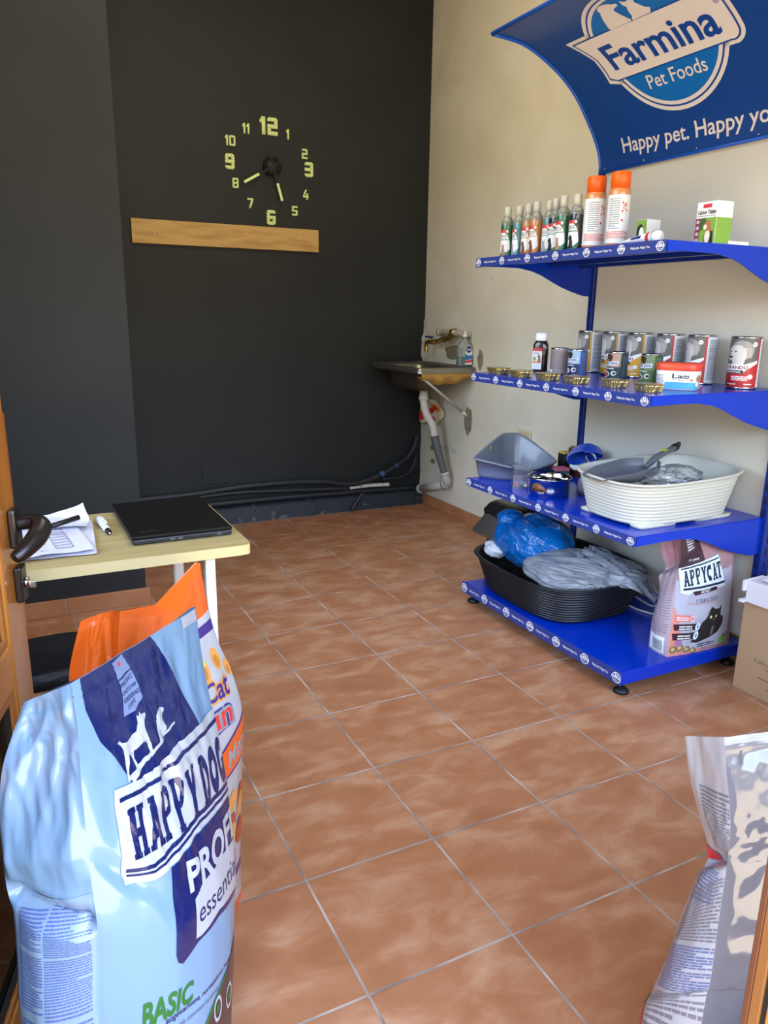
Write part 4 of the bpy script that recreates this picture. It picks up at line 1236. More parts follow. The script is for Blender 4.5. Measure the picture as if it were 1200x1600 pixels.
f.decal(mb, dashes(2, 4, (5, 9), 4), M('print_grey', (0, 0, 0)), (.08, .72, .7, .82), .0004, False); f.decal(mb, poly2d(ellipse2d(.24, .5, .14, .1)), M('print_grass_green', (0, 0, 0)), off=.0004, cut=False)
mb.build('bottle_label', t)
# white tub with red lid
t = empty('milk_powder_tub', (.868, -2.165, Z3), R(-56), 'white tub with red-orange lid and puppy picture at the shelf front', 'tub')
mb = MB(); loft(mb, [rr(.062, .050, 0, 0, 0, 3.4), rr(.067, .055, .004, 0, 0, 3.4), rr(.069, .057, .066, 0, 0, 3.4)], LBLW, True, True, True); mb.build('tub_body', t)
RL = M('red_orange_lid', (226, 78, 44), .35, mottle=(9, (214, 40, 44), .4, .6))
mb = MB(); loft(mb, [rr(.070, .058, .064, 0, 0, 3.4), rr(.071, .059, .067, 0, 0, 3.4), rr(.071, .059, .084, 0, 0, 3.4), rr(.068, .056, .088, 0, 0, 3.4)], RL, True, True, True); mb.build('lid', t, 'red-orange lid')
n_ = 48
def se(k, z, g=.0004):
    a = -math.pi / 2 + 2 * math.pi * (k / 64 - .5); ca, sa = math.cos(a), math.sin(a)
    tt = z / .066
    return Vector(((.067 + .002 * tt + g) * math.copysign(abs(ca) ** (2 / 3.4), ca), (.055 + .002 * tt + g) * math.copysign(abs(sa) ** (2 / 3.4), sa), z))
cs = Surf([[se(k, .005), se(k, .062)] for k in range(65)]); mb = MB()
cs.decal(mb, dashes(9, 5, (3, 8), 6, .45), M('print_grey', (0, 0, 0)), (.27, .12, .44, .82), .0004)
cs.text(mb, 'Lactol', M('print_black', (0, 0, 0)), (.49, .60, .57, .86), .0006, .02)
cs.text(mb, 'Puppy Milk', M('print_grey', (0, 0, 0)), (.492, .46, .575, .57), .0006)
cs.decal(mb, poly2d(quad2d(.582, .48, .615, .57)), REDP, off=.0006)
cs.decal(mb, poly2d([(.44, 0), (.73, 0), (.70, .30), (.62, .40), (.55, .32), (.455, .38)]), M('print_sky_blue', (78, 168, 206), .45), off=.0003)
cs.decal(mb, poly2d(DOG_HEAD), M('fur_tan', (0, 0, 0)), (.64, .16, .76, .84), .0008); cs.decal(mb, poly2d(ellipse2d(.68, .30, .03, .16)), M('fur_white', (0, 0, 0)), off=.0010)
cs.decal(mb, poly2d(quad2d(.49, 1.0, .555, 1.12)), REDP, off=.0006)
mb.build('tub_label', t)
# foil trays
GOLD = M('gold_foil', (216, 190, 112), .22, metal=.85)
SILV = M('silver_foil', (196, 186, 160), .28, metal=.95, bump=(60, .15))
def foil_tray():
    t = empty('foil_tray', (0, 0, 0))
    mb = MB(); rings = []
    for zz, s_ in ((0, .84), (.002, .86), (.010, .90), (.020, .955), (.024, .97), (.0245, 1.06), (.026, 1.07), (.0265, 1.0)):
        ring = []
        for k in range(96):
            a = 2 * math.pi * k / 96; ca, sa = math.cos(a), math.sin(a)
            fl = 1 + (.028 * (1 if k % 4 < 2 else -1) if .002 < zz < .024 else 0)
            ring.append((.047 * s_ * fl * math.copysign(abs(ca) ** (2 / 4), ca), .036 * s_ * fl * math.copysign(abs(sa) ** (2 / 4), sa), zz))
        rings.append(ring)
    loft(mb, rings, GOLD, False, True, False); mb.build('tray_body', t)
    mb = MB(); loft(mb, [rr(.0478, .0368, .0262, 0, 0, 4), rr(.044, .033, .0275, 0, 0, 4), rr(.020, .014, .0268, 0, 0, 3)], SILV, True, False, True); mb.build('foil_lid', t)
    return t
ft0 = foil_tray()
for i, (x, y_, rz, lab) in enumerate(((.650, -1.432, 12, 'gold foil food tray at the left end of the shelf front'), (.645, -1.592, 6, 'second gold foil food tray, below the brown bottle'), (.655, -1.742, 4, 'gold foil food tray in front of the mauve-grey and blue tins'), (.668, -1.888, 2, 'gold foil food tray below the yellow tin and left of the brown-topped tin'),
                             (.700, -2.045, -4, 'gold foil food tray in front of the brown-topped small tin'), (.695, -2.205, -2, 'gold foil food tray at the right end, in front of the white tub'))):
    o = ft0 if i == 0 else copy_tree(ft0)
    o.location = (x, y_, Z3); o.rotation_euler.z = R(rz + 80)
    tag(o, lab, 'tray', 'gold foil food trays along the shelf front')

# ================================================================== LOWER SHELF GOODS
GREYPL = M('grey_tray_plastic', (112, 118, 132), .30, coat=.2)
YSTK = M('yellow_price_sticker', (206, 226, 60), .5)
def closed_cr(pts, n):
    out = []; m = len(pts)
    for i in range(m):
        p0, p1, p2, p3 = pts[i - 1], pts[i], pts[(i + 1) % m], pts[(i + 2) % m]
        for s in range(n):
            t = s / n
            out.append(tuple(.5 * (2 * b + (c_ - a) * t + (2 * a - 5 * b + 4 * c_ - d) * t * t + (3 * b - a - 3 * c_ + d) * t ** 3) for a, b, c_, d in zip(p0, p1, p2, p3)))
    return out
ctl = [(.622, -1.335, .085), (.675, -1.415, .072), (.735, -1.462, .058), (.81, -1.475, .046), (.89, -1.470, .055), (.965, -1.440, .060), (1.000, -1.398, .064), (.990, -1.320, .098), (.962, -1.245, .138), (.935, -1.205, .154), (.890, -1.196, .157), (.845, -1.203, .155), (.755, -1.250, .130), (.660, -1.300, .098)]
t = empty('corner_litter_tray', (.82, -1.36, Z2), 0, 'grey corner litter tray with high back at the left end of the shelf', 'litter tray')
o_ = Vector((.82, -1.36, Z2))
C_ = closed_cr(ctl, 8)
def ringc(s_, zf, dz=0.0):
    return [((x - .82) * s_, (y_ - (-1.345)) * s_ + .015, (z * zf if zf is not None else 0) + dz) for x, y_, z in C_]
mb = MB()
loft(mb, [ringc(.86, 0, .0), ringc(.90, .2), ringc(.98, .95), ringc(1.02, 1.0, -.006), ringc(1.03, 1.0, .001), ringc(1.0, 1.0, .004), ringc(.965, .94), ringc(.88, .2), ringc(.84, 0, .006)], GREYPL, True, True, True)
mb.build('tray_body', t)
f = flat_surf((-.075, .086, .098), (.018, .012, .002), (-.002, -.002, .018)); mb = MB(); f.decal(mb, poly2d(quad2d(0, 0, 1, 1)), YSTK, off=-.0095, cut=False); mb.build('price_sticker', t, 'yellow price sticker')
MIRROR = M('polished_steel', (206, 204, 198), .06, metal=1.0)
t = empty('steel_bowl', (.715, -1.722, Z2), 0, 'polished steel feeding bowl standing in the middle of the shelf', 'bowl')
mb = MB(); mb.lathe([(.074, 0), (.0785, .003), (.0793, .030), (.0805, .066), (.086, .070), (.088, .074), (.085, .077), (.080, .073), (.0785, .05), (.076, .012), (.070, .005), (0, .004)], MIRROR, seg=56); mb.build('bowl_body', t)
BOXC = film('clear_box_plastic', (216, 214, 222), .10, .08)
t = empty('clear_box', (.700, -1.565, Z2), R(-28), 'small open clear plastic box of little toys beside the steel bowl', 'box')
mb = MB()
for p0, p1 in (((-.04, -.030, 0), (.04, .030, .0016)), ((-.04, -.030, 0), (-.0386, .030, .085)), ((.0386, -.030, 0), (.04, .030, .075)), ((-.04, -.030, 0), (.04, -.0286, .055)), ((-.04, .0286, 0), (.04, .030, .085))): mb.box(p0, p1, BOXC)
mb.build('box_body', t)
def lump(mb, c_, rad, m, seed, amp=.3, freq=2.2, sub=3, ridge=False, fold=0.0, axis=(0, 0, 1), ff=4.0):
    """crumpled closed shape; folds run out from the axis like those of a gathered bag"""
    bm = bmesh.new(); bmesh.ops.create_icosphere(bm, subdivisions=sub, radius=1)
    ax = Vector(axis).normalized()
    for q in bm.verts:
        d = q.co.normalized(); s_ = Vector((seed, seed * 1.7, seed * .3))
        n1 = noise.noise(d * freq + s_); n2 = noise.noise(d * freq * 2.3 + s_ * 2)
        k = 1 + amp * (n1 * .8 + (.35 - abs(n2) * 1.4 if ridge else n2 * .4))
        if fold:
            t = d.dot(ax); e = d - ax * t
            if e.length > 1e-6: e.normalize()
            n3 = noise.noise(e * ff * .5 + ax * t * 1.1 + s_); n4 = noise.noise(e * ff * 1.3 + ax * t * 1.6 + s_ * 3)
            k += fold * ((.42 - abs(n3) * 1.7) + .5 * (.40 - abs(n4) * 1.6)) * (.55 + .45 * t)
        q.co = Vector((c_[0] + d.x * rad[0] * k, c_[1] + d.y * rad[1] * k, c_[2] + d.z * rad[2] * k))
    mb.bm(bm, m, None, True)
for i, (dx, dy, c_, lab) in enumerate(((-.020, -.012, ('toy_pink', (222, 90, 130)), 'pink toy mouse in the clear box'), (.012, -.016, ('toy_white', (228, 226, 230)), 'white toy mouse in the clear box'), (.002, .010, ('toy_blue', (110, 170, 214)), 'light blue toy mouse in the clear box'), (.026, .004, ('toy_red', (206, 60, 90)), 'red toy mouse at the right of the clear box'))):
    mb = MB(); lump(mb, (0, 0, .011), (.016, .011, .0105), M(*c_, .7), i + 2, .1, 2, 2); mb.tube([(.014, 0, .006), (.022, .004, .004), (.026, .002, .006)], .0012, M(*c_, .7), 6, 3)
    o = mb.build('toy_mouse'); ca, sa = math.cos(R(-28)), math.sin(R(-28))
    o.location = (.700 + dx * ca - dy * sa, -1.565 + dx * sa + dy * ca, Z2 + .0018); o.rotation_euler.z = i * 1.1
    tag(o, lab, 'toy', 'toy mice in the clear box')
# little pink and green packet
t = empty('small_packet', (.975, -1.470, Z2), R(-12), 'little green packet with pink top between grey tray and blue scoop', 'packet')
MB().box((-.032, -.03, 0), (.032, .03, .032), M('packet_green', (40, 92, 76), .5), .002).build('packet_body', t)
MB().box((-.0325, -.0305, .032), (.0325, .0305, .044), M('packet_pink', (196, 96, 120), .5), .002).build('packet_top', t)
mb = MB(); mb.box((1.05, -1.41, Z2), (1.13, -1.36, Z2 + .085), M('packet_black', (28, 28, 34), .45), .002); mb.box((1.05, -1.41, Z2 + .085), (1.13, -1.36, Z2 + .092), M('packet_yellow', (200, 170, 70), .5), .001)
tag(mb.build('dark_carton'), 'small black carton with yellow top half hidden behind the blue scoop', 'box')
# brown treat box
BRN = M('brown_gloss_card', (74, 34, 30), .25, coat=.4)
t = empty('treat_box', (1.085, -1.490, Z2), R(-6), 'glossy brown treat box with white name plaques and gold top behind the blue scoop', 'box')
mb = MB(); b_ = [(-.048, -.048), (.048, -.048), (.048, .048), (-.048, .048)]
vs = [(x * .88, y_ * .88, 0) for x, y_ in b_] + [(x, y_, .120) for x, y_ in b_] + [(x * .8, y_ * .8, .131) for x, y_ in b_]
mb.add(vs[:8], [[3, 2, 1, 0], [0, 1, 5, 4], [1, 2, 6, 5], [2, 3, 7, 6], [3, 0, 4, 7]], BRN); mb.add(vs[4:], [[0, 1, 5, 4], [1, 2, 6, 5], [2, 3, 7, 6], [3, 0, 4, 7], [4, 5, 6, 7]], GOLD)
mb.build('box_body', t)
mb = MB()
for o0, ex, ey in (((-.0425, .042, .002), (0, -.084, 0), (-.0058, 0, .118)), ((-.042, -.0425, .002), (.084, 0, 0), (0, -.0058, .118))):
    f = flat_surf(o0, ex, ey)
    f.decal(mb, poly2d([(.1, .30), (.5, .22), (.9, .30), (.84, .55), (.94, .82), (.5, .92), (.06, .82), (.16, .55)]), LBLW, off=.0006, cut=False)
    f.text(mb, 'Rito', M('print_black', (0, 0, 0)), (.22, .46, .80, .76), .0010, .0, .4, False)
mb.build('plaque', t, 'white name plaque')
# scoops
def scoop(name, loc, rot, m, L, Wd, D, handle, label, hang=None, sticker=False):
    """shovel-shaped scoop: open trough tapering to a handle"""
    t = bpy.data.objects.new(name, None); COL.objects.link(t); t.location = loc; t.rotation_euler = rot; tag(t, label, 'scoop')
    mb = MB(); P = []; Q = []
    for i in range(25):
        s_ = i / 24
        wd = Wd * (.62 + .38 * min(1, s_ / .35)) * (1 if s_ < .72 else math.sqrt(max(0, 1 - ((s_ - .72) / .30) ** 2)))
        dp = D * (.25 + .75 * min(1, s_ / .5)) * (1 if s_ < .8 else .75 + .25 * (1 - s_) / .2)
        ro = []; ri = []
        for j in range(17):
            a = math.pi * j / 16
            yy = -math.cos(a) * wd / 2; zz = -math.sin(a) ** .6 * dp
            ro.append((L * (s_ - 1), yy, zz)); ri.append((L * (s_ - 1), yy * .965, zz * .96 + .0006))
        P.append(ro); Q.append(ri)
    mb.grid(P, m); mb.grid(Q[::-1], m)
    mb.grid([[p[0] for p in Q], [p[0] for p in P]], m); mb.grid([[p[16] for p in P], [p[16] for p in Q]], m); mb.grid([P[0], Q[0]], m)
    mb.build('blade', t)
    mb = MB(); h = handle
    mb.tube([(-.025, 0, -D * .45), (0, 0, -D * .30), (h * .3, 0, 0), (h, 0, h * .10)], [.010, .013, .0135, .0125], m, 16, 5, flat=.8)
    hn = mb.build('handle', t)
    if hang:
        mb = MB(); mb.tube([(h * .93, 0, h * .093), (h, 0, h * .10), (h + .006, 0, h * .10 + .001)], .0142, hang, 16, 2)
        mb.tube([(h, 0, h * .10 - .004), (h + .022, 0, h * .10 - .004), (h + .032, 0, h * .10 + .006), (h + .022, 0, h * .10 + .014), (h, 0, h * .10 + .010)], .0035, hang, 8, 4)
        mb.build('hanging_loop', t, 'black hanging loop')
    if sticker:
        mb = MB(); mb.box((h * .45, -.011, h * .05 + .0098), (h * .62, .009, h * .055 + .0106), YSTK); mb.build('price_sticker', hn, 'yellow price sticker')
    return t
# cream litter tray, ribbed
CREAM = M('cream_plastic', (196, 193, 180), .38, coat=.15)
def ribbed_tray(name, loc, rz, m, bx, by, rx_, ry_, h, label, rise, dip, nrib=14, feet=True):
    t = empty(name, loc, R(rz), label, 'litter tray')
    n = 96
    def ring(tt, grow=0.0, top=False, inn=0.0):
        hx = bx + (rx_ - bx) * tt + grow - inn; hy = by + (ry_ - by) * tt + grow - inn
        out = []
        for x, y_, _ in rr(hx, hy, 0, 0, 0, 3.4, n):
            u = x / hx; v = y_ / hy
            k = 1 + rise(u, v)
            out.append((x, y_, .010 + (h - .010) * tt * (k if tt > .0 else 1)))
        return out
    R_ = [ring(0, -.012), ring(0, 0)]
    for k in range(nrib):
        a = (k + .15) / (nrib + 1.2); b_ = (k + .9) / (nrib + 1.2)
        R_ += [ring(a, .0005), ring((a + b_) / 2, .0046), ring(b_, .0036), ring(b_ + .004, .0)]
    R_ += [ring(.93, .001), ring(.94, .010), ring(.975, .014), ring(1.0, .011), ring(1.0, .002), ring(.95, -.004), ring(.5, -.003), ring(.04, -.003), ring(.02, -.02)]
    mb = MB(); loft(mb, R_, m, True, True, True); mb.build('tray_body', t)
    if feet:
        for sx in (-1, 1):
            for sy in (-1, 1):
                mb = MB(); loft(mb, [rr(.085, .028, 0, sx * (bx - .105), sy * (by - .034), 5, 32), rr(.092, .031, .013, sx * (bx - .103), sy * (by - .034), 5, 32)], m, True, True, True); mb.build('foot', t)
    return t
ribbed_tray('litter_tray', (.888, -2.108, Z2), 0, CREAM, .235, .155, .275, .185, .158, 'large cream ribbed litter tray filling the right half of the shelf', lambda u, v: .05 * u + .05 * v * v + .03 * v + .04 * abs(u) ** 3, 0, 11)
scoop('litter_scoop', (.905, -2.045, .757), (0, R(-4), R(12)), M('grey_scoop_plastic', (96, 97, 103), .4), .33, .160, .055, .160, 'large grey scoop with black loop lying in the cream litter tray', BLACKPL, True)
scoop('food_scoop', (.985, -1.655, .672), (R(155), R(14), R(33)), M('bright_blue_plastic', (16, 72, 190), .35), .24, .125, .060, .10, 'bright blue scoop lying upside down between bowl and treat box')
WRAP = film('crinkled_clear_wrap', (236, 238, 240), .10, .06, (12, .22))
mb = MB(); lump(mb, (.905, -2.15, .710), (.140, .060, .042), WRAP, 4, .22, 2.0, 5, False, fold=.16, axis=(1, .3, .2), ff=5); tag(mb.build('plastic_wrap'), 'crinkled clear plastic wrap lying in the cream litter tray beside the scoop', 'plastic wrap')
t = empty('plastic_cup', (.868, -1.790, Z2 + .0375), 0, 'pale grey plastic measuring cup lying between the bowl and the cream tray', 'cup')
PCUP = film('frosted_grey_plastic', (186, 188, 196), .75, .25)
mb = MB(); rmt = Matrix.Rotation(R(100), 4, 'Y') @ Matrix.Rotation(R(0), 4, 'X')
rmt = Matrix.Rotation(R(-60), 4, 'Z') @ Matrix.Rotation(R(84), 4, 'Y')
mb.lathe([(0, -.045), (.028, -.045), (.030, -.043), (.0355, .045), (.0365, .045), (.0368, .048), (.034, .048), (.029, -.040), (0, -.041)], PCUP, seg=36, mat=rmt); mb.build('cup_body', t)

# ================================================================== BASE DECK GOODS
BLKTR = M('black_tray_plastic', (24, 23, 25), .38)
ribbed_tray('litter_tray', (.845, -1.650, Z1), 0, BLKTR, .222, .285, .268, .335, .165, 'large black ribbed litter tray full of plastic bags on the shelf base', lambda u, v: .10 * max(0, u) - .02 * max(0, -u), 0, 12, False)
BBAG = film('blue_bag_film', (6, 116, 206), .50, .10, (10, .7))
mb = MB(); lump(mb, (.805, -1.545, .312), (.155, .180, .118), BBAG, 11, .14, 1.4, 5, False, fold=.13, axis=(-.25, .45, .8), ff=4.5)
lump(mb, (.84, -1.58, .295), (.10, .12, .08), M('bag_contents', (40, 120, 160), .7), 3, .15, 2, 3)
lump(mb, (.735, -1.455, .405), (.060, .050, .038), BBAG, 15, .2, 1.8, 4, False, fold=.3, axis=(.5, -.4, -.6), ff=6)
tag(mb.build('plastic_bag'), 'knotted translucent blue plastic bag lying in the black tray', 'plastic bag')
CBAG = film('grey_clear_bag_film', (210, 214, 222), .34, .10, (8, .35))
mb = MB(); lump(mb, (.790, -1.790, .268), (.170, .175, .070), CBAG, 21, .16, 1.5, 6, False, fold=.26, axis=(.5, -.85, 0), ff=7)
lump(mb, (.925, -1.90, .272), (.12, .12, .042), CBAG, 27, .15, 1.6, 5, False, fold=.26, axis=(.6, -.8, 0), ff=7)
P = []
for i in range(17):
    s_ = i / 16; a0 = Vector((.86, -1.80, .335)).lerp(Vector((.965, -2.095, .205)), s_); wd = .075 * (1 - .55 * s_) + .01
    P.append([a0 + Vector((.9, .43, 0)) * wd * (j / 10 - .5) * 2 + Vector((0, 0, .016 * math.sin(j * 1.9 + i * .5) + .014 * (1 - (2 * j / 10 - 1) ** 2) + .03 * math.sin(s_ * math.pi))) for j in range(11)])
mb.grid(P, CBAG)
tag(mb.build('plastic_bag'), 'greyish clear plastic bag draped over the near end of the black tray', 'plastic bag')
mb = MB(); lump(mb, (.69, -1.425, .262), (.050, .06, .035), film('white_bag_film', (224, 226, 232), .7, .15), 31, .2, 1.8, 4, False, fold=.2, axis=(.4, .3, .8), ff=5); tag(mb.build('plastic_bag'), 'small whitish plastic bag at the far corner of the black tray', 'plastic bag')
mb = MB(); mb.tube([(1.08, -1.78, .098), (1.06, -1.90, .0975), (1.10, -2.00, .0975), (1.16, -1.985, .0975), (1.18, -1.93, .0975), (1.14, -1.90, .0985), (1.16, -1.80, .098)], .0045, M('white_cable', (222, 222, 218), .45), 8, 8)
tag(mb.build('cable'), 'white cable looped on the blue base behind the black tray', 'cable')
# waste bin beyond the left end of the shelf
t = empty('waste_bin', (.985, -1.165, 0), 0, 'dark grey waste bin with black lid on the floor past the shelf end', 'bin')
BIN = M('grey_bin_plastic', (74, 70, 68), .5)
mb = MB(); loft(mb, [rr(.098, .105, 0, 0, 0, 6), rr(.116, .122, .325, 0, 0, 6), rr(.112, .118, .325, 0, 0, 6), rr(.10, .106, .05, 0, 0, 6)], BIN, True, True, True); mb.build('bin_body', t)
mb = MB(); loft(mb, [rr(.122, .128, .318, 0, 0, 6), rr(.124, .130, .340, 0, 0, 6), rr(.104, .110, .372, 0, 0, 5), rr(.085, .09, .384, 0, 0, 5)], BLACKPL, True, False, True); lid = mb.build('lid', t, 'black lid')
mb = MB(); loft(mb, [rr(.072, .078, .3845, 0, 0, 5), rr(.068, .074, .388, 0, 0, 5)], M('olive_flap', (92, 90, 72), .5), True, False, True); mb.build('flap', lid, 'olive swing flap')
LINER = film('cream_liner_film', (190, 178, 158), .85, .3)
mb = MB(); P = []
for i in range(13):
    a = R(150 + i * 10)
    P.append([(math.copysign(abs(math.cos(a)) ** .5, math.cos(a)) * (.122 + .016 * j + .010 * noise.noise(Vector((i * .9, j * 1.3, 2)))), math.copysign(abs(math.sin(a)) ** .5, math.sin(a)) * (.126 + .010 * j + .010 * noise.noise(Vector((i * .8, j, 7)))), .326 - .022 * j - .012 * (noise.noise(Vector((i * .7, j * .5, 1))))) for j in range(5)])
mb.grid(P, LINER); mb.build('bin_liner', t, 'crumpled cream bin liner')

# pink cat food bag on the base deck
def bag_cr(pts, t):
    n = len(pts) - 1
    x = min(max(t, 0), 1) * n; i = min(int(x), n - 1); f = x - i
    p0 = pts[max(i - 1, 0)]; p1 = pts[i]; p2 = pts[i + 1]; p3 = pts[min(i + 2, n)]
    return tuple(.5 * ((2 * b) + (c_ - a) * f + (2 * a - 5 * b + 4 * c_ - d) * f * f + (3 * b - a - 3 * c_ + d) * f ** 3) for a, b, c_, d in zip(p0, p1, p2, p3))
def bag_surfs(B, nu=(40, 16, 20, 20), nv=64, wrinkle=None):
    out = []
    for side, (a, b) in enumerate((('FL', 'FR'), ('FR', 'BR'), ('BR', 'BL'), ('BL', 'FL'))):
        P = []
        for i in range(nu[side] + 1):
            u = i / nu[side]; col = []
            for j in range(nv + 1):
                v = j / nv
                A_ = bag_cr(B[a], v); C2 = bag_cr(B[b], v)
                dx, dy = C2[0] - A_[0], C2[1] - A_[1]; L = math.hypot(dx, dy) or 1e-6
                bl = bag_cr([(q,) for q in B['bulge'][side]], v)[0]
                w_ = (math.sin(math.pi * u) ** .8 if 0 < u < 1 else 0) * bl
                if wrinkle: w_ += wrinkle(side, u, v)
                uf = u if side == 0 else (1 - u if side == 2 else 0)
                sag = B.get('sag', 0) * math.sin(math.pi * uf) ** 1.2 * max(0, (v - .8) / .2)
                col.append(Vector((A_[0] + dx * u + dy / L * w_, A_[1] + dy * u - dx / L * w_, max(A_[2] + (C2[2] - A_[2]) * u - sag, .0))))
            P.append(col)
        out.append(P)
    return out
def bag_mesh(name, B, mats, wrinkle, base_z=0.0, nv=64, nu=(40, 16, 20, 20), origin=None):
    """mats(side, u, v) -> material. Returns (mesh builder, surfaces, origin)"""
    o_ = Vector(origin)
    PS = bag_surfs(B, nu, nv, wrinkle)
    PS = [[[p - o_ + Vector((0, 0, base_z)) for p in col] for col in P] for P in PS]
    mb = MB()
    for s_, P in enumerate(PS):
        mb.grid(P, None, True, False, lambda i, j, s_=s_, P=P: mats(s_, (i + .5) / (len(P) - 1), (j + .5) / nv))
    top = [P_[-1] for P in PS for P_ in P[:-1]]; bot = [P_[0] for P in PS for P_ in P[:-1]]
    n = len(top)
    for ring, flip in ((top, False), (bot, True)):
        c_ = sum(ring, Vector()) / n - Vector((0, 0, 0 if flip else .012))
        mb.add([c_] + ring, [[0, 1 + k, 1 + (k + 1) % n] if not flip else [0, 1 + (k + 1) % n, 1 + k] for k in range(n)], mats(0, .5, 0 if flip else 1.0))
    return mb, [Surf(P) for P in PS], o_
def hat(x, c_, w_): return max(0.0, 1 - abs(x - c_) / w_)
def edgefade(u, w_=.08): return min(1.0, u / w_, (1 - u) / w_) if 0 < u < 1 else 0.0
def crumple(side, u, v, amp, fu, fv, seed):
    a = noise.noise(Vector((u * fu, v * fv, seed)))
    b = noise.noise(Vector((u * fu * 2.1 + 3, v * fv * 1.9, seed + 5)))
    return amp * ((.45 - abs(a) * 1.6) + .5 * (.4 - abs(b) * 1.5))

PK = dict(
    FL=[(.835, -2.283, 0), (.845, -2.278, .11), (.858, -2.268, .22), (.862, -2.262, .30), (.870, -2.262, .36), (.868, -2.255, .42), (.866, -2.245, .455)],
    FR=[(1.128, -2.300, 0), (1.120, -2.300, .11), (1.112, -2.300, .22), (1.106, -2.296, .30), (1.100, -2.290, .36), (1.084, -2.275, .42), (1.07, -2.262, .455)],
    BR=[(1.135, -2.205, 0), (1.128, -2.200, .11), (1.12, -2.20, .22), (1.112, -2.205, .30), (1.104, -2.22, .36), (1.086, -2.235, .42), (1.071, -2.253, .455)],
    BL=[(.842, -2.190, 0), (.848, -2.188, .11), (.866, -2.190, .20), (.850, -2.195, .27), (.872, -2.200, .30), (.842, -2.195, .38), (.838, -2.205, .455)],
    bulge=[[.006, .022, .026, .022, .014, .008, 0], [.01] * 7, [.015, .02, .02, .02, .02, .01, 0], [.006, .022, .018, .0, -.012, -.01, 0]])
PINK = M('dusty_pink_film', (168, 126, 132), .3, coat=.4); PALE = M('pale_lilac_film', (178, 176, 190), .3, coat=.4); SALM = M('salmon_film', (214, 140, 124), .32, coat=.4)
PLUM = M('print_plum_dark', (60, 34, 44), .35); GREYT = M('gusset_grey_pink', (172, 152, 158), .35, coat=.3)
def pk_mat(s_, u, v):
    if s_ == 0:
        if v < .035: return SALM if u < .5 else PINK
        if u < .03 + .8 * max(0, .26 - v) and v < .26 and u < .22: return SALM
        if u > .93 or v > .44 + .1 * u: return PINK
        return PALE
    if s_ == 3: return GREYT if v < .66 else PINK
    return PINK
def pk_wr(s_, u, v):
    e = edgefade(u, .12)
    w_ = crumple(s_, u, v, .0035, 3, 5, 2 + s_) * e
    if s_ in (0, 3): w_ += crumple(s_, u, v, .008, 4, 7, 9 + s_) * e * max(0, v - .62) / .38
    return w_
t = empty('cat_food_bag', (.98, -2.245, Z1), 0, 'pink and lilac cat food bag with black cat picture on the shelf base', 'bag')
mb, ss, o_ = bag_mesh('b', PK, pk_mat, pk_wr, 0, 56, (44, 12, 16, 16), (.98, -2.245, 0))
fs = ss[0]
fs.decal(mb, poly2d([(.0, .96), (.0, .55), (.40, .62), (.36, .72), (.31, .82), (.30, .96)]), PLUM, off=.0010)
fs.text(mb, '1+ years', LBLW, ((.13, .645), (.29, .662), (.29, .630), (.13, .610)), .0016, .02)
fs.decal(mb, poly2d([(.06, .86), (.22, .88), (.24, .74), (.10, .70)]), M('print_plum_light', (92, 62, 70), .4), off=.0014)
fs.decal(mb, dashes(5, 3, (4, 9), 3, .5), LBLW, ((.08, .85), (.20, .865), (.22, .75), (.11, .72)), .0018)
BNW = M('banner_white', (222, 232, 238), .3, coat=.3)
fs.decal(mb, poly2d([(.005, .552), (.637, .672), (.70, .53), (.76, .385), (.40, .368), (.246, .362), (.17, .345), (.06, .355)]), BNW, off=.0022)
NV = M('print_dark_navy', (28, 36, 66), .4)
fs.decal(mb, slab_word('APPYCAT'), NV, ((.06, .522), (.665, .606), (.71, .452), (.10, .398)), .0028)
fs.decal(mb, poly2d([(.03, .548), (.63, .645), (.64, .632), (.035, .534)], [(.09, .388), (.745, .425), (.75, .408), (.09, .372)]), NV, off=.0028)
fs.decal(mb, poly2d([(.22, .364), (.60, .392), (.61, .368), (.265, .338)]), PLUM, off=.0030)
fs.text(mb, 'ADULT', LBLW, ((.34, .370), (.49, .382), (.49, .362), (.34, .350)), .0036, .02)
fs.text(mb, 'STERILISED', M('print_slate', (84, 88, 110), .4), ((.29, .310), (.632, .326), (.64, .302), (.29, .282)), .0014)
fs.text(mb, 'ATLANTIK-LACHS', M('print_rose', (186, 140, 140), .4), ((.15, .298), (.76, .298), (.77, .284), (.15, .280)), .0014)
CATM = [(0, .06), (.20, .0), (.55, .05), (.85, .16), (.98, .34), (1.0, .52), (.93, .64), (.86, .66), (.85, .78), (.86, .98), (.78, .88), (.62, .90), (.52, .98), (.44, .88), (.42, .74), (.36, .66), (.26, .58), (.18, .40), (.16, .22)]
CATF = M('print_cat_charcoal', (44, 38, 40), .5)
fs.decal(mb, poly2d(CATM), CATF, ((.30, .262), (.80, .270), (.80, .082), (.30, .070)), .0016)
EYE = M('print_eye_gold', (222, 216, 130), .4)
fs.decal(mb, merge2d(poly2d(ellipse2d(.555, .205, .020, .009, 12)), poly2d(ellipse2d(.640, .208, .014, .008, 12))), EYE, off=.0022)
fs.decal(mb, poly2d(ellipse2d(.612, .188, .018, .006, 10)), M('fur_grey_nose', (96, 84, 86), .5), off=.0022)
fs.decal(mb, poly2d([(.495, .245), (.53, .236), (.505, .232)]), M('print_rose', (0, 0, 0)), off=.0022)
fs.decal(mb, poly2d([(.60, .150), (.64, .152), (.635, .105), (.605, .10)]), M('fur_grey_chest', (110, 100, 104), .5), off=.0022)
fs.decal(mb, poly2d([(.03, .232), (.27, .226), (.30, .210), (.27, .190), (.02, .198)]), M('print_coral', (216, 124, 112), .4), off=.0014)
fs.decal(mb, dashes(2, 3, (5, 9), 3, .5), BNW, ((.05, .226), (.21, .221), (.21, .200), (.05, .204)), .0018); fs.decal(mb, ring2d(.262, .208, .018, .026, 0, 360, 18, 1, .62), BNW, off=.0018)
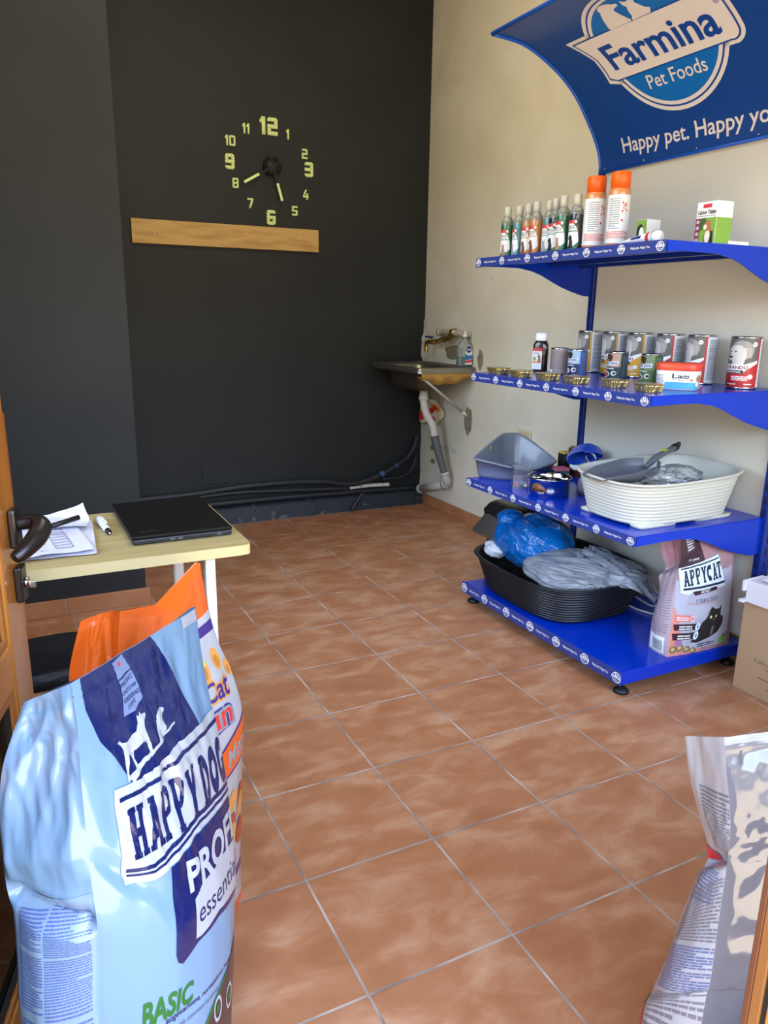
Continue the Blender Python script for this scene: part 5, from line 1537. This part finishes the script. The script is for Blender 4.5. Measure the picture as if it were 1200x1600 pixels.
for y_ in (.160, .112):
    fs.decal(mb, poly2d([(.02, y_ + .022), (.36, y_ + .020), (.36, y_ - .016), (.04, y_ - .012)]), PLUM, off=.0016)
    fs.decal(mb, dashes(2, 5, (5, 9), 3, .5), BNW, ((.10, y_ + .017), (.28, y_ + .016), (.28, y_ - .010), (.10, y_ - .009)), .0020)
    fs.decal(mb, poly2d(ellipse2d(.365, y_ + .001, .040, .022, 18)), BNW, off=.0020); fs.decal(mb, poly2d(ellipse2d(.365, y_ + .001, .018, .010, 12)), M('print_sky_blue', (0, 0, 0)), off=.0024)
OLV = M('print_nut_brown', (128, 104, 60), .5); OLV2 = M('print_nut_pale', (196, 176, 120), .5)
for (u, v) in ((.07, .048), (.16, .055), (.27, .040), (.37, .026)):
    fs.decal(mb, poly2d(ellipse2d(u, v, .048, .022, 16)), OLV, off=.0018); fs.decal(mb, poly2d(ellipse2d(u - .008, v + .003, .026, .012, 12)), OLV2, off=.0022)
fs.decal(mb, poly2d(ellipse2d(.13, .083, .05, .016, 12)), M('print_lavender', (150, 110, 160), .5), off=.0018)
fs.decal(mb, poly2d([(.76, .050), (.80, .078), (.93, .082), (.92, .052), (.84, .042)]), M('print_leaf_green', (110, 170, 80), .4), off=.0018)
fs.decal(mb, dashes(2, 6, (4, 9), 3, .5), NV, ((.42, .070), (.70, .072), (.70, .048), (.42, .044)), .0018); fs.text(mb, '60 %', NV, ((.83, .094), (.94, .097), (.94, .083), (.83, .080)), .0024, .02)
ls = ss[3]
ls.decal(mb, dashes(34, 9, (4, 12), 5, .5), M('print_gusset_grey', (142, 124, 132), .45), (.08, .13, .92, .62), .0008)
ls.decal(mb, poly2d(quad2d(.08, .02, .86, .11)), LBLW, off=.0008)
for k in range(11): ls.decal(mb, poly2d(quad2d(.30 + k * .045, .03, .322 + k * .045, .09)), M('print_black', (0, 0, 0)), off=.0012)
mb.build('bag_body', t)

# ================================================================== CARTONS AT THE RIGHT
CARD = M('brown_cardboard', (172, 140, 104), .8, mottle=(3, (160, 128, 92), .35, .7))
t = empty('cardboard_box', (1.175, -2.635, 0), 0, 'brown cardboard box with green and grey print on the floor at the right', 'box')
mb = MB().box((-.148, -.222, .0), (.148, .222, .328), CARD, .003); mb.box((-.1485, -.006, .328), (.1485, .006, .3285), M('box_seam', (120, 94, 66), .8)); mb.build('carton_body', t)
f = flat_surf((-.1484, .221, .002), (0, -.442, 0), (0, 0, .325)); mb = MB()
PG = M('print_dark_green', (0, 0, 0)); PB = M('print_brown_grey', (112, 94, 70), .7)
f.text(mb, 's.p.', PG, (.275, .445, .40, .515), .0004, .03, 0, False)
f.text(mb, 'Laboratoires', PB, (.155, .375, .56, .425), .0004, .0, 0, False)
f.text(mb, 'Vétérinaires', PB, (.245, .315, .62, .36), .0004, .0, 0, False)
f.text(mb, 'www.', PB, (.28, .115, .42, .14), .0004, .0, 0, False)
f.decal(mb, dashes(1, 3, (6, 9), 2, .7), PB, (.20, .215, .50, .235), .0004, False)
mb.build('printing', t)
WCARD = M('white_carton', (214, 208, 212), .6)
t = empty('white_carton', (1.160, -2.60, .3285), R(3), 'flat white carton with torn flaps lying on the brown cardboard box', 'box')
MB().box((-.150, -.17, 0), (.150, .175, .076), WCARD, .003).build('carton_body', t)
mb = MB(); mb.box((-.165, .172, .040), (-.06, .182, .078), WCARD, .002); mb.box((-.170, .168, .0), (-.04, .186, .010), WCARD, .002); mb.build('torn_flap', t)
mb = MB(); mb.box((1.03, -2.76, .4053), (1.30, -2.50, .4115), M('white_paper', (224, 222, 228), .6), .001); P = []
for i in range(9):
    P.append([(1.02 + .03 * i, -2.47 - .035 * j, .413 + .012 * (1 - j / 8) * (i / 8) + .004 * math.sin(i * 1.3 + j)) for j in range(9)])
mb.grid(P, M('white_paper', (0, 0, 0))); tag(mb.build('paper_sheets'), 'white paper sheets lying on top of the flat white carton', 'paper')

# ================================================================== TABLE CORNER
ASH = M('pale_ash_laminate', (186, 168, 118), .42, mottle=(2.5, (164, 144, 96), .35, .7, (1.2, 12, 12)))
ASHE = M('pale_edge_band', (206, 190, 140), .45)
WMET = M('white_table_metal', (222, 220, 216), .4)
t = empty('table', (-.995, -2.213, 0), R(0), 'small table with pale ash-grain top and white metal legs', 'table')
mb = MB(); pts = rr(.298, .208, 0, 0, 0, 26, 96)
loft(mb, [[(x, y_, .716) for x, y_, z in pts], [(x, y_, .7385) for x, y_, z in pts]], ASHE, False, True, False)
loft(mb, [[(x, y_, .7385) for x, y_, z in pts], [(x * .996, y_ * .995, .740) for x, y_, z in pts]], ASH, False, False, True)
mb.build('table_top', t)
for lx, ly in ((.205, -.175), (.198, .150), (-.215, -.175), (-.215, .150)):
    MB().box((lx - .0115, ly - .0115, 0), (lx + .0115, ly + .0115, .715), WMET, .003).build('leg', t)
LAP = M('laptop_black', (10, 10, 12), .5, spec=.2); LAPS = M('laptop_edge', (34, 35, 38), .4)
t = empty('laptop', (-.833, -2.166, .740), 0, 'closed black laptop lying on the table', 'laptop')
mb = MB().box((-.113, -.166, .001), (.113, .166, .013), LAPS, .003)
for k in range(16): mb.box((.0 + k * .0042, -.1664, .005), (.0028 + k * .0042, -.1656, .010), RUBBER)
for x in (-.03, -.012, .078): mb.box((x, -.1664, .0045), (x + .010, -.1656, .009), M('port_grey', (110, 110, 112), .3, metal=.8))
mb.build('base', t)
mb = MB().box((-.114, -.168, .0135), (.114, .168, .0215), LAP, .003); ld = mb.build('lid', t)
f = flat_surf((-.094, -.140, .0217), (.044, .004, 0), (-.001, .010, 0))
mb = MB(); f.text(mb, 'ThinkPad', M('laptop_logo', (96, 96, 98), .3, metal=.6), (0, 0, 1, 1), .0, .01, .1, False); mb.build('logo', ld)
PAPER = M('blueish_white_paper', (216, 216, 232), .65)
GLN = M('print_form_grey', (168, 168, 190), .6)
def sheet(x0, y0, wd, hd_, rz, z, seed, label, curl=0.0, form=False):
    t = empty('paper_sheet', (x0, y0, z), R(rz), label, 'paper', 'papers on the table')
    P = []
    for i in range(17):
        u = i / 16; col = []
        for j in range(17):
            v = j / 16
            zz = .002 + .004 * (.5 + noise.noise(Vector((u * 3, v * 3, seed)))) + curl * max(0, u + v - 1.25) ** 1.3
            col.append(Vector(((u - .5) * wd - curl * .8 * max(0, u + v - 1.4), (v - .5) * hd_ - curl * .5 * max(0, u + v - 1.4), zz)))
        P.append(col)
    mb = MB(); mb.grid(P, PAPER); mb.grid([[p - Vector((0, 0, .0005)) for p in c_] for c_ in P[::-1]], PAPER)
    if form:
        s_ = Surf(P)
        for q in (quad2d(.62, .12, .64, .80), quad2d(.80, .12, .82, .80)): s_.decal(mb, poly2d(q), GLN, off=.0005)
        for k in range(8): s_.decal(mb, poly2d(quad2d(.62, .12 + k * .085, .82, .155 + k * .085)), GLN, off=.0005)
        s_.decal(mb, dashes(9, 4, (3, 9), 4, .2), GLN, (.10, .1, .55, .7), .0005)
    mb.build('sheet', t)
sheet(-1.115, -2.215, .200, .285, -4, .7402, 1, 'bottom paper sheet, jutting out widest toward the pen')
sheet(-1.135, -2.225, .190, .270, 5, .7465, 4, 'printed form sheet lying in the middle of the paper pile', 0, True)
sheet(-1.085, -2.100, .150, .120, -14, .7530, 8, 'small crumpled paper sheet with curled corner on top of the pile', .045)
t = empty('pen', (-.986, -2.165, .7403), R(4), 'white ballpoint pen with black tip lying between papers and laptop', 'pen')
WPEN = M('white_pen', (226, 228, 226), .3)
mb = MB(); mb.tube([(0, .068, .0085), (0, .060, .0085), (0, -.040, .0075)], [.0085, .0095, .0075], WPEN, 14, 4); mb.box((.003, .0, .014), (.008, .062, .0175), WPEN, .001); mb.build('barrel', t)
mb = MB(); mb.tube([(0, -.040, .0075), (0, -.056, .0070)], [.0073, .0062], BLACKPL, 14, 1); mb.tube([(0, -.056, .007), (0, -.068, .0065)], [.0045, .0014], CHROME, 12, 1); mb.build('tip', t, 'black and chrome tip')
t = empty('black_pen', (-1.082, -2.185, .7640), R(-55), 'black pen lying on the papers behind the door handle', 'pen')
mb = MB(); mb.tube([(0, .05, .010), (0, -.03, .0065)], .0062, BLACKPL, 12, 1); mb.build('barrel', t)
mb = MB(); mb.tube([(0, -.03, .0065), (0, -.055, .0055)], [.0056, .002], WPEN, 12, 1); mb.build('tip', t, 'white tip')
# black stool under the table
STOOL = M('black_stool_plastic', (26, 26, 29), .42, bump=(90, .3))
t = empty('step_stool', (-1.145, -2.045, 0), R(4), 'low black plastic step stool standing under the table', 'stool')
mb = MB(); loft(mb, [rr(.150, .128, .352, 0, 0, 3.4), rr(.152, .130, .358, 0, 0, 3.4), rr(.142, .120, .392, 0, 0, 3.4), rr(.132, .110, .398, 0, 0, 3.4), rr(.1, .08, .3985, 0, 0, 3)], STOOL, True, True, True)
mb.add([(x + .02, y_ - .01, .3992) for x, y_, z in rr(.022, .010, 0, 0, 0, 2.2, 20)], [list(range(20))], RUBBER); mb.build('seat', t)
for sx in (-1, 1):
    for sy in (-1, 1):
        mb = MB(); mb.tube([(sx * .112, sy * .092, .355), (sx * .128, sy * .106, 0)], [.022, .016], STOOL, 10, 1); mb.build('leg', t)

# ================================================================== BIG FOOD BAGS IN THE FOREGROUND
DOG = dict(
    FL=[(-1.139, -3.113, 0.000), (-1.139, -3.128, 0.310), (-1.133, -3.133, 0.419), (-1.132, -3.138, 0.484), (-1.134, -3.133, 0.552), (-1.134, -3.128, 0.623), (-1.133, -3.118, 0.699), (-1.131, -3.108, 0.746), (-1.133, -3.093, 0.803)],
    FR=[(-0.941, -3.019, 0.000), (-0.941, -3.034, 0.115), (-0.929, -3.021, 0.228), (-0.919, -3.008, 0.326), (-0.913, -2.989, 0.419), (-0.913, -2.958, 0.518), (-0.918, -2.926, 0.606), (-0.924, -2.889, 0.693), (-0.925, -2.853, 0.780)],
    BR=[(-0.984, -2.928, 0.000), (-0.984, -2.943, 0.112), (-0.977, -2.933, 0.225), (-0.971, -2.923, 0.323), (-0.968, -2.905, 0.416), (-0.974, -2.879, 0.515), (-0.985, -2.852, 0.603), (-0.960, -2.855, 0.690), (-0.934, -2.845, 0.777)],
    BL=[(-1.238, -3.034, 0.000), (-1.238, -3.049, 0.279), (-1.233, -3.049, 0.387), (-1.230, -3.049, 0.459), (-1.234, -3.049, 0.512), (-1.232, -3.049, 0.600), (-1.223, -3.048, 0.673), (-1.206, -3.043, 0.721), (-1.187, -3.042, 0.765)],
    bulge=[[0.02, 0.03, 0.035, 0.035, 0.03, 0.02, 0.012, 0.006, 0], [0.01, 0.01, 0.01, 0.01, 0.01, 0.01, 0.01, 0.01, 0.01], [0.03, 0.03, 0.03, 0.03, 0.03, 0.03, 0.02, -0.01, -0.024], [0.02, 0.03, 0.03, 0.025, 0.005, 0.0, -0.01, -0.01, 0]])

CAT = dict(
    FL=[(-1.034, -2.839, 0.000), (-1.034, -2.849, 0.124), (-1.029, -2.851, 0.251), (-1.023, -2.852, 0.357), (-1.020, -2.853, 0.461), (-1.034, -2.834, 0.541), (-1.041, -2.805, 0.610), (-1.044, -2.782, 0.680), (-1.032, -2.759, 0.757)],
    FR=[(-0.812, -2.638, 0.000), (-0.812, -2.648, 0.124), (-0.807, -2.650, 0.251), (-0.801, -2.651, 0.357), (-0.798, -2.652, 0.461), (-0.812, -2.633, 0.541), (-0.834, -2.617, 0.609), (-0.851, -2.608, 0.692), (-0.858, -2.601, 0.771)],
    BR=[(-0.892, -2.550, 0.000), (-0.892, -2.560, 0.124), (-0.887, -2.561, 0.251), (-0.881, -2.563, 0.357), (-0.878, -2.563, 0.461), (-0.886, -2.551, 0.541), (-0.894, -2.551, 0.609), (-0.885, -2.571, 0.692), (-0.866, -2.593, 0.771)],
    BL=[(-1.128, -2.758, 0.000), (-1.128, -2.768, 0.124), (-1.122, -2.769, 0.251), (-1.117, -2.771, 0.357), (-1.113, -2.772, 0.461), (-1.121, -2.760, 0.541), (-1.121, -2.738, 0.589), (-1.117, -2.723, 0.652), (-1.092, -2.714, 0.733)],
    bulge=[[0.015, 0.03, 0.035, 0.035, 0.03, 0.02, 0.012, 0.006, 0], [0.02, 0.02, 0.02, 0.02, 0.02, 0.02, 0.02, 0.02, 0], [0.02, 0.02, 0.02, 0.02, 0.02, 0.02, 0.01, -0.01, -0.022], [0.02, 0.03, 0.03, 0.025, 0.005, 0.0, -0.02, -0.03, -0.02]],
    sag=0.05)

RIGHT = dict(
    FL=[(-0.467, -3.535, 0.000), (-0.467, -3.535, 0.396), (-0.466, -3.537, 0.456), (-0.466, -3.537, 0.504), (-0.466, -3.536, 0.560), (-0.466, -3.536, 0.615), (-0.467, -3.536, 0.641), (-0.467, -3.535, 0.667), (-0.469, -3.532, 0.700), (-0.467, -3.518, 0.746), (-0.463, -3.506, 0.782)],
    FR=[(-0.197, -3.575, 0.000), (-0.197, -3.575, 0.396), (-0.196, -3.577, 0.456), (-0.196, -3.577, 0.504), (-0.196, -3.576, 0.560), (-0.196, -3.576, 0.615), (-0.197, -3.576, 0.641), (-0.197, -3.575, 0.667), (-0.199, -3.572, 0.700), (-0.197, -3.558, 0.746), (-0.193, -3.546, 0.766)],
    BR=[(-0.167, -3.486, 0.000), (-0.167, -3.486, 0.396), (-0.166, -3.487, 0.456), (-0.166, -3.487, 0.504), (-0.166, -3.486, 0.560), (-0.166, -3.486, 0.615), (-0.167, -3.486, 0.641), (-0.167, -3.485, 0.667), (-0.169, -3.482, 0.700), (-0.179, -3.504, 0.746), (-0.190, -3.537, 0.764)],
    BL=[(-0.441, -3.421, 0.000), (-0.441, -3.421, 0.265), (-0.434, -3.430, 0.333), (-0.425, -3.441, 0.400), (-0.420, -3.447, 0.462), (-0.419, -3.465, 0.542), (-0.422, -3.478, 0.583), (-0.421, -3.471, 0.606), (-0.422, -3.453, 0.637), (-0.428, -3.437, 0.686), (-0.434, -3.429, 0.734)],
    bulge=[[0.015, 0.02, 0.02, 0.02, 0.02, 0.015, 0.01, 0.01, 0.01, 0.005, 0], [0.01, 0.01, 0.01, 0.01, 0.01, 0.01, 0.01, 0.01, 0.01, 0.01, 0], [0.01, 0.01, 0.01, 0.01, 0.01, 0.01, 0.01, 0.0, -0.01, -0.025, -0.036], [0.01, 0.015, 0.015, 0.015, 0.01, 0.01, 0.0, 0.005, 0.005, 0.0, 0]])

# ---- light blue dog food bag
LB = M('light_blue_film', (104, 136, 170), .22, coat=.7)
LB.node_tree.nodes['Principled BSDF'].inputs['Coat Roughness'].default_value = .06
NAVY = M('print_royal_navy', (8, 24, 80), .2, coat=.7, bump=(40, .35))
PW = M('print_bag_white', (156, 162, 172), .25, coat=.5)
STAMP = M('print_stamp_blue', (98, 116, 156), .3, coat=.4)
GRN = M('print_bright_green', (36, 96, 38), .35)
BRC = M('print_corner_brown', (54, 38, 44), .3, coat=.4)
def dog_wr(s_, u, v):
    e = edgefade(u, .10)
    top = max(0.0, min(1.0, (v - .45) / .3)) * (1.0 if v < .93 else max(0, (1 - v) / .07))
    w_ = crumple(s_, u, v, .0025, 2.2, 3.0, 4 + s_) * e
    if s_ == 0:
        mid = math.exp(-((u - .45 - .15 * (v - .6)) / .22) ** 2) * math.exp(-((v - .68) / .22) ** 2)
        w_ += e * (crumple(s_, u, v, .0055, 6, 5.5, 12) * (top * .45 + mid * 1.2) + crumple(s_, u * .8 + v * .6, v, .0042, 13, 9, 21) * (mid + .35 * top))
        w_ += -.010 * hat(v - .28 * (u - .5) * -1, .40, .045) * max(0, 1 - u / .5) * e
    if s_ == 3:
        w_ += e * (crumple(s_, u, v, .012, 2.2, 3.4, 17) * top + crumple(s_, u + v, v, .004, 6, 9, 27) * top)
        w_ += -.020 * hat(v, .475 - .10 * u, .05) * e + .012 * hat(v, .56, .08) * e
    if v > .945: w_ += .0010 * math.sin(v * 330)
    return w_
t = empty('dog_food_bag', (-1.09, -3.04, 0), 0, 'big light blue dog food bag with navy print standing at the front left', 'bag')
mb, ss, o_ = bag_mesh('b', DOG, lambda s_, u, v: LB, dog_wr, 0, 110, (70, 20, 24, 34), (-1.09, -3.04, 0))
f = ss[0]
f.decal(mb, poly2d([(.05, .998), (.05, .915), (.11, .81), (.25, .69), (.82, .757), (.66, .91), (.56, .998)]), NAVY, off=.0008)
f.decal(mb, poly2d([(.255, .985), (.335, .995), (.37, .95), (.40, .885), (.34, .862), (.27, .855), (.285, .92)]), STAMP, off=.0013)
for k, (s_, a, b_) in enumerate((('OHNE ZUSATZ', .275, .365), ('KÜNSTLICHER', .282, .378), ('KONSERVIERUNGS', .284, .388), ('STOFFE', .30, .355))):
    vv = .928 - k * .0165
    f.text(mb, s_, NAVY, ((a, vv), (b_, vv + .012), (b_, vv + .002), (a, vv - .010)), .0018, .01)
f.decal(mb, poly2d([(.278, .938), (.375, .950), (.375, .946), (.278, .934)]), NAVY, off=.0018)
f.decal(mb, poly2d(ellipse2d(.300, .972, .010, .006, 10)), M('label_red', (0, 0, 0)), off=.0018)
f.decal(mb, poly2d(DOG_STAND), PW, ((.19, .825), (.43, .875), (.45, .745), (.21, .700)), .0014)
f.decal(mb, poly2d([(1 - x, y_) for x, y_ in DOG_SIT][::-1]), PW, ((.445, .828), (.555, .850), (.555, .790), (.445, .755)), .0014)
f.decal(mb, poly2d([(.245, .708), (.34, .740), (.46, .765), (.60, .795), (.60, .790), (.46, .757), (.34, .728), (.252, .690)]), PW, off=.0014)
f.decal(mb, poly2d([(.143, .686), (.30, .698), (.60, .745), (1.0, .785), (1.0, .600), (.60, .560), (.42, .515), (.30, .482), (.145, .472)]), PW, off=.0018)
f.decal(mb, slab_word('HAPPY DOG'), NAVY, ((.195, .642), (1.0, .728), (1.0, .632), (.200, .532)), .0024)
for dv, th in ((0, .009),):
    f.decal(mb, poly2d([(.165, .668), (.32, .682), (.60, .724), (1.0, .764), (1.0, .755), (.60, .715), (.32, .673), (.165, .659)]), NAVY, off=.0024)
    f.decal(mb, poly2d([(.165, .512), (.30, .520), (.44, .555), (.62, .594), (1.0, .628), (1.0, .619), (.62, .585), (.44, .546), (.30, .511), (.165, .503)]), NAVY, off=.0024)
    f.decal(mb, poly2d([(.165, .498), (.30, .506), (.44, .540), (.62, .579), (1.0, .614), (1.0, .608), (.62, .573), (.44, .534), (.30, .500), (.165, .492)]), NAVY, off=.0024)
f.decal(mb, poly2d([(.395, .505), (.60, .556), (1.0, .598), (1.0, .405), (.75, .370), (.56, .322), (.44, .270), (.41, .272), (.395, .290)]), NAVY, off=.0014)
f.text(mb, 'PROFI', PW, ((.50, .510), (.985, .578), (.985, .520), (.505, .438)), .0022, .035)
f.decal(mb, poly2d([(.535, .425), (.60, .455), (.80, .495), (1.0, .518), (1.0, .418), (.75, .385), (.58, .337), (.535, .330)]), PW, off=.0020)
f.text(mb, 'essential', NAVY, ((.560, .414), (1.0, .494), (1.0, .452), (.560, .366)), .0026)
f.text(mb, 'BASIC', GRN, ((.200, .165), (.535, .235), (.555, .192), (.215, .118)), .0010, .035, .2)
f.text(mb, 'ausgewachsene, normalaktive Hunde', NAVY, ((.36, .152), (.93, .275), (.93, .262), (.36, .136)), .0010, .01, .15)
f.text(mb, 'with normal activity levels', M('print_slate', (0, 0, 0)), ((.42, .140), (.90, .243), (.90, .231), (.42, .125)), .0010, .0, .15)
f.decal(mb, poly2d([(1.0, .335), (.965, .30), (.86, .235), (.75, .175), (.66, .125), (.60, .07), (1.0, .10)]), BRC, off=.0012)
f.decal(mb, poly2d([(.86, .235), (.75, .175), (.66, .125), (.60, .07), (.585, .07), (.65, .132), (.74, .183), (.86, .241)]), GRN, off=.0014)
for u_, v_ in ((.79, .170), (.92, .190)):
    g_ = ring2d(u_, v_, .030, .042, 0, 360, 20, 1, .62); f.decal(mb, g_, PW, off=.0018)
    f.decal(mb, poly2d(ellipse2d(u_, v_, .016, .010, 10)), GRN, off=.0018)
f.decal(mb, poly2d([(.84, .998), (.99, .998), (.99, .965), (.84, .965)]), PW, off=.0010)
g_ = ss[3]
PT = M('print_small_navy', (74, 92, 150), .4)
g_.decal(mb, poly2d(quad2d(.10, .02, .98, .455)), M('print_side_panel', (118, 142, 168), .25, coat=.5), off=.0006)
g_.decal(mb, dashes(58, 2, (3, 10), 11, .50, 0, (0, 15, 16, 37, 38)), PT, ((.15, .430), (.50, .425), (.50, .02), (.15, .02)), .0010)
g_.decal(mb, dashes(60, 5, (3, 10), 11, .50, 0, (18, 40)), PT, ((.52, .424), (.95, .408), (.95, .02), (.52, .02)), .0010)
mb.build('bag_body', t)

# ---- cat food bag behind it, orange top
ORF = M('orange_film', (234, 100, 24), .25, coat=.6); WF = M('white_film', (184, 187, 198), .25, coat=.5); PUR = M('print_purple', (66, 44, 132), .3, coat=.4)
def cat_mat(s_, u, v):
    lim = .842 + (.012 * (u - .5) if s_ == 0 else 0)
    if v > lim or v < .035: return ORF
    if s_ == 3 and v > .55: return ORF
    if .795 < v < .826: return PUR
    if .10 < v < .125: return PUR
    return WF
def cat_wr(s_, u, v):
    e = edgefade(u, .10); top = max(0.0, (v - .55) / .45) * (1 if v < .97 else .3)
    w_ = crumple(s_, u, v, .003, 2.5, 3.0, 34 + s_) * e + crumple(s_, u, v, .010 if s_ == 3 else .006, 3.5, 4.5, 41 + s_) * e * top
    return w_
t = empty('cat_food_bag', (-.95, -2.70, 0), 0, 'white cat food bag with orange top standing behind the light blue bag', 'bag')
mb, ss, o_ = bag_mesh('b', CAT, cat_mat, cat_wr, 0, 120, (56, 16, 20, 24), (-.95, -2.70, 0))
f = ss[0]
TANB = M('print_kibble_tan', (222, 160, 84), .45); REDC = M('print_poppy_red', (214, 60, 54), .35)
for u_, v_, a, b_ in ((.70, .702, .055, .040), (.875, .708, .055, .040), (.965, .655, .04, .030), (.55, .66, .05, .036)):
    f.decal(mb, poly2d(ellipse2d(u_, v_, a, b_, 20)), TANB, off=.0010); f.decal(mb, poly2d(ellipse2d(u_ - .008, v_ - .006, a * .6, b_ * .55, 16)), M('print_kibble_dark', (196, 130, 60), .45), off=.0014)
f.decal(mb, poly2d(quad2d(.60, .715, .735, .750)), M('yellow_price_sticker', (0, 0, 0)), off=.0018)
f.text(mb, '3.5 16', M('print_black', (0, 0, 0)), (.62, .722, .715, .742), .0022, .01)
f.text(mb, '&', REDC, ((.40, .64), (.54, .64), (.52, .55), (.40, .57)), .0012, .02)
f.text(mb, 'Cat', TANB, ((.585, .668), (.935, .664), (.88, .580), (.565, .602)), .0012, .07)
f.text(mb, 'Cat', PUR, ((.60, .660), (.92, .656), (.868, .586), (.578, .609)), .0017, .02)
f.text(mb, 'Fun', PUR, ((.32, .622), (.855, .592), (.800, .512), (.32, .538)), .0022, .09)
f.text(mb, 'Fun', PW, ((.335, .616), (.845, .586), (.790, .518), (.33, .544)), .0027, .055)
f.text(mb, 'Fun', REDC, ((.35, .608), (.83, .578), (.775, .524), (.345, .550)), .0032, .015)
f.decal(mb, poly2d([(.57, .478), (1.0, .505), (.985, .395), (.56, .400)]), PUR, off=.0010)
f.decal(mb, poly2d([(.58, .472), (1.0, .498), (.985, .402), (.57, .407)]), ORF, off=.0014)
f.text(mb, 'Meat', PW, ((.66, .462), (1.0, .480), (.985, .422), (.65, .418)), .0020, .02)
for k in range(9):
    f.decal(mb, poly2d(ellipse2d(.56 + (k % 3) * .16, .30 - (k // 3) * .045 + .02 * (k % 2), .075, .03, 14)), TANB if k % 2 else M('print_kibble_red', (186, 84, 50), .45), off=.0010 + k * .0002)
mb.build('bag_body', t)

# ---- white bag at the lower right, silver-grey glossy front
WB = M('white_printed_film', (160, 164, 176), .28, coat=.5)
SLV = M('silver_grey_film', (112, 111, 122), .10, coat=1.0)
SLV.node_tree.nodes['Principled BSDF'].inputs['Coat Roughness'].default_value = .03
def r_wr(s_, u, v):
    e = edgefade(u, .08); top = max(0.0, min(1, (v - .55) / .3)) * (1 if v < .95 else .2)
    w_ = 0
    if s_ == 0: w_ = e * (crumple(0, u, v, .0016, 3, 4, 53) + crumple(0, u, v, .005, 7, 9, 57) * top + crumple(0, u, v, .0022, 8, 10, 60) * (1 - top))
    if s_ == 3: w_ = e * (crumple(3, u, v, .003, 2, 4, 63) - .012 * hat(v, .585, .06) * (1 - .4 * u))
    return w_
t = empty('pet_food_bag', (-.33, -3.52, 0), 0, 'white pet food bag with printed side and glossy silvery front at the front right', 'bag')
mb, ss, o_ = bag_mesh('b', RIGHT, lambda s_, u, v: SLV if s_ == 0 and v < .965 else WB, r_wr, 0, 120, (48, 12, 16, 30), (-.33, -3.52, 0))
g_ = ss[3]
PGR = M('print_small_grey', (112, 110, 118), .5); PBL = M('print_small_blue', (92, 104, 150), .5)
g_.decal(mb, dashes(22, 2, (3, 9), 6, .42), PGR, ((.26, .872), (1.0, .848), (1.0, .592), (.52, .662)), .0008)
g_.decal(mb, dashes(10, 4, (3, 9), 7, .45), PBL, ((.34, .575), (.90, .515), (.90, .425), (.22, .455)), .0008)
g_.decal(mb, dashes(17, 6, (3, 9), 8, .42), PGR, ((.28, .445), (1.0, .500), (1.0, .330), (.18, .345)), .0010)
g_.decal(mb, dashes(17, 8, (3, 9), 8, .45), PBL, ((.18, .335), (1.0, .318), (1.0, .170), (.18, .215)), .0008)
g_.decal(mb, dashes(22, 9, (3, 9), 8, .42), PGR, ((.22, .205), (1.0, .160), (1.0, .0), (.12, .0)), .0008)
RB_ = M('print_bag_red', (206, 36, 48), .35); KB_ = M('print_bag_black', (30, 30, 34), .4)
g_.decal(mb, poly2d([(0, .190), (.10, .186), (.10, .135), (0, .140)]), KB_, off=.0012)
g_.decal(mb, poly2d([(0, .140), (.10, .135), (.10, .0), (0, .0)]), RB_, off=.0010)
g_.decal(mb, poly2d([(.0, .70), (.10, .685), (.40, .615), (.40, .590), (.0, .60)]), RB_, off=.0012)
mb.build('bag_body', t)
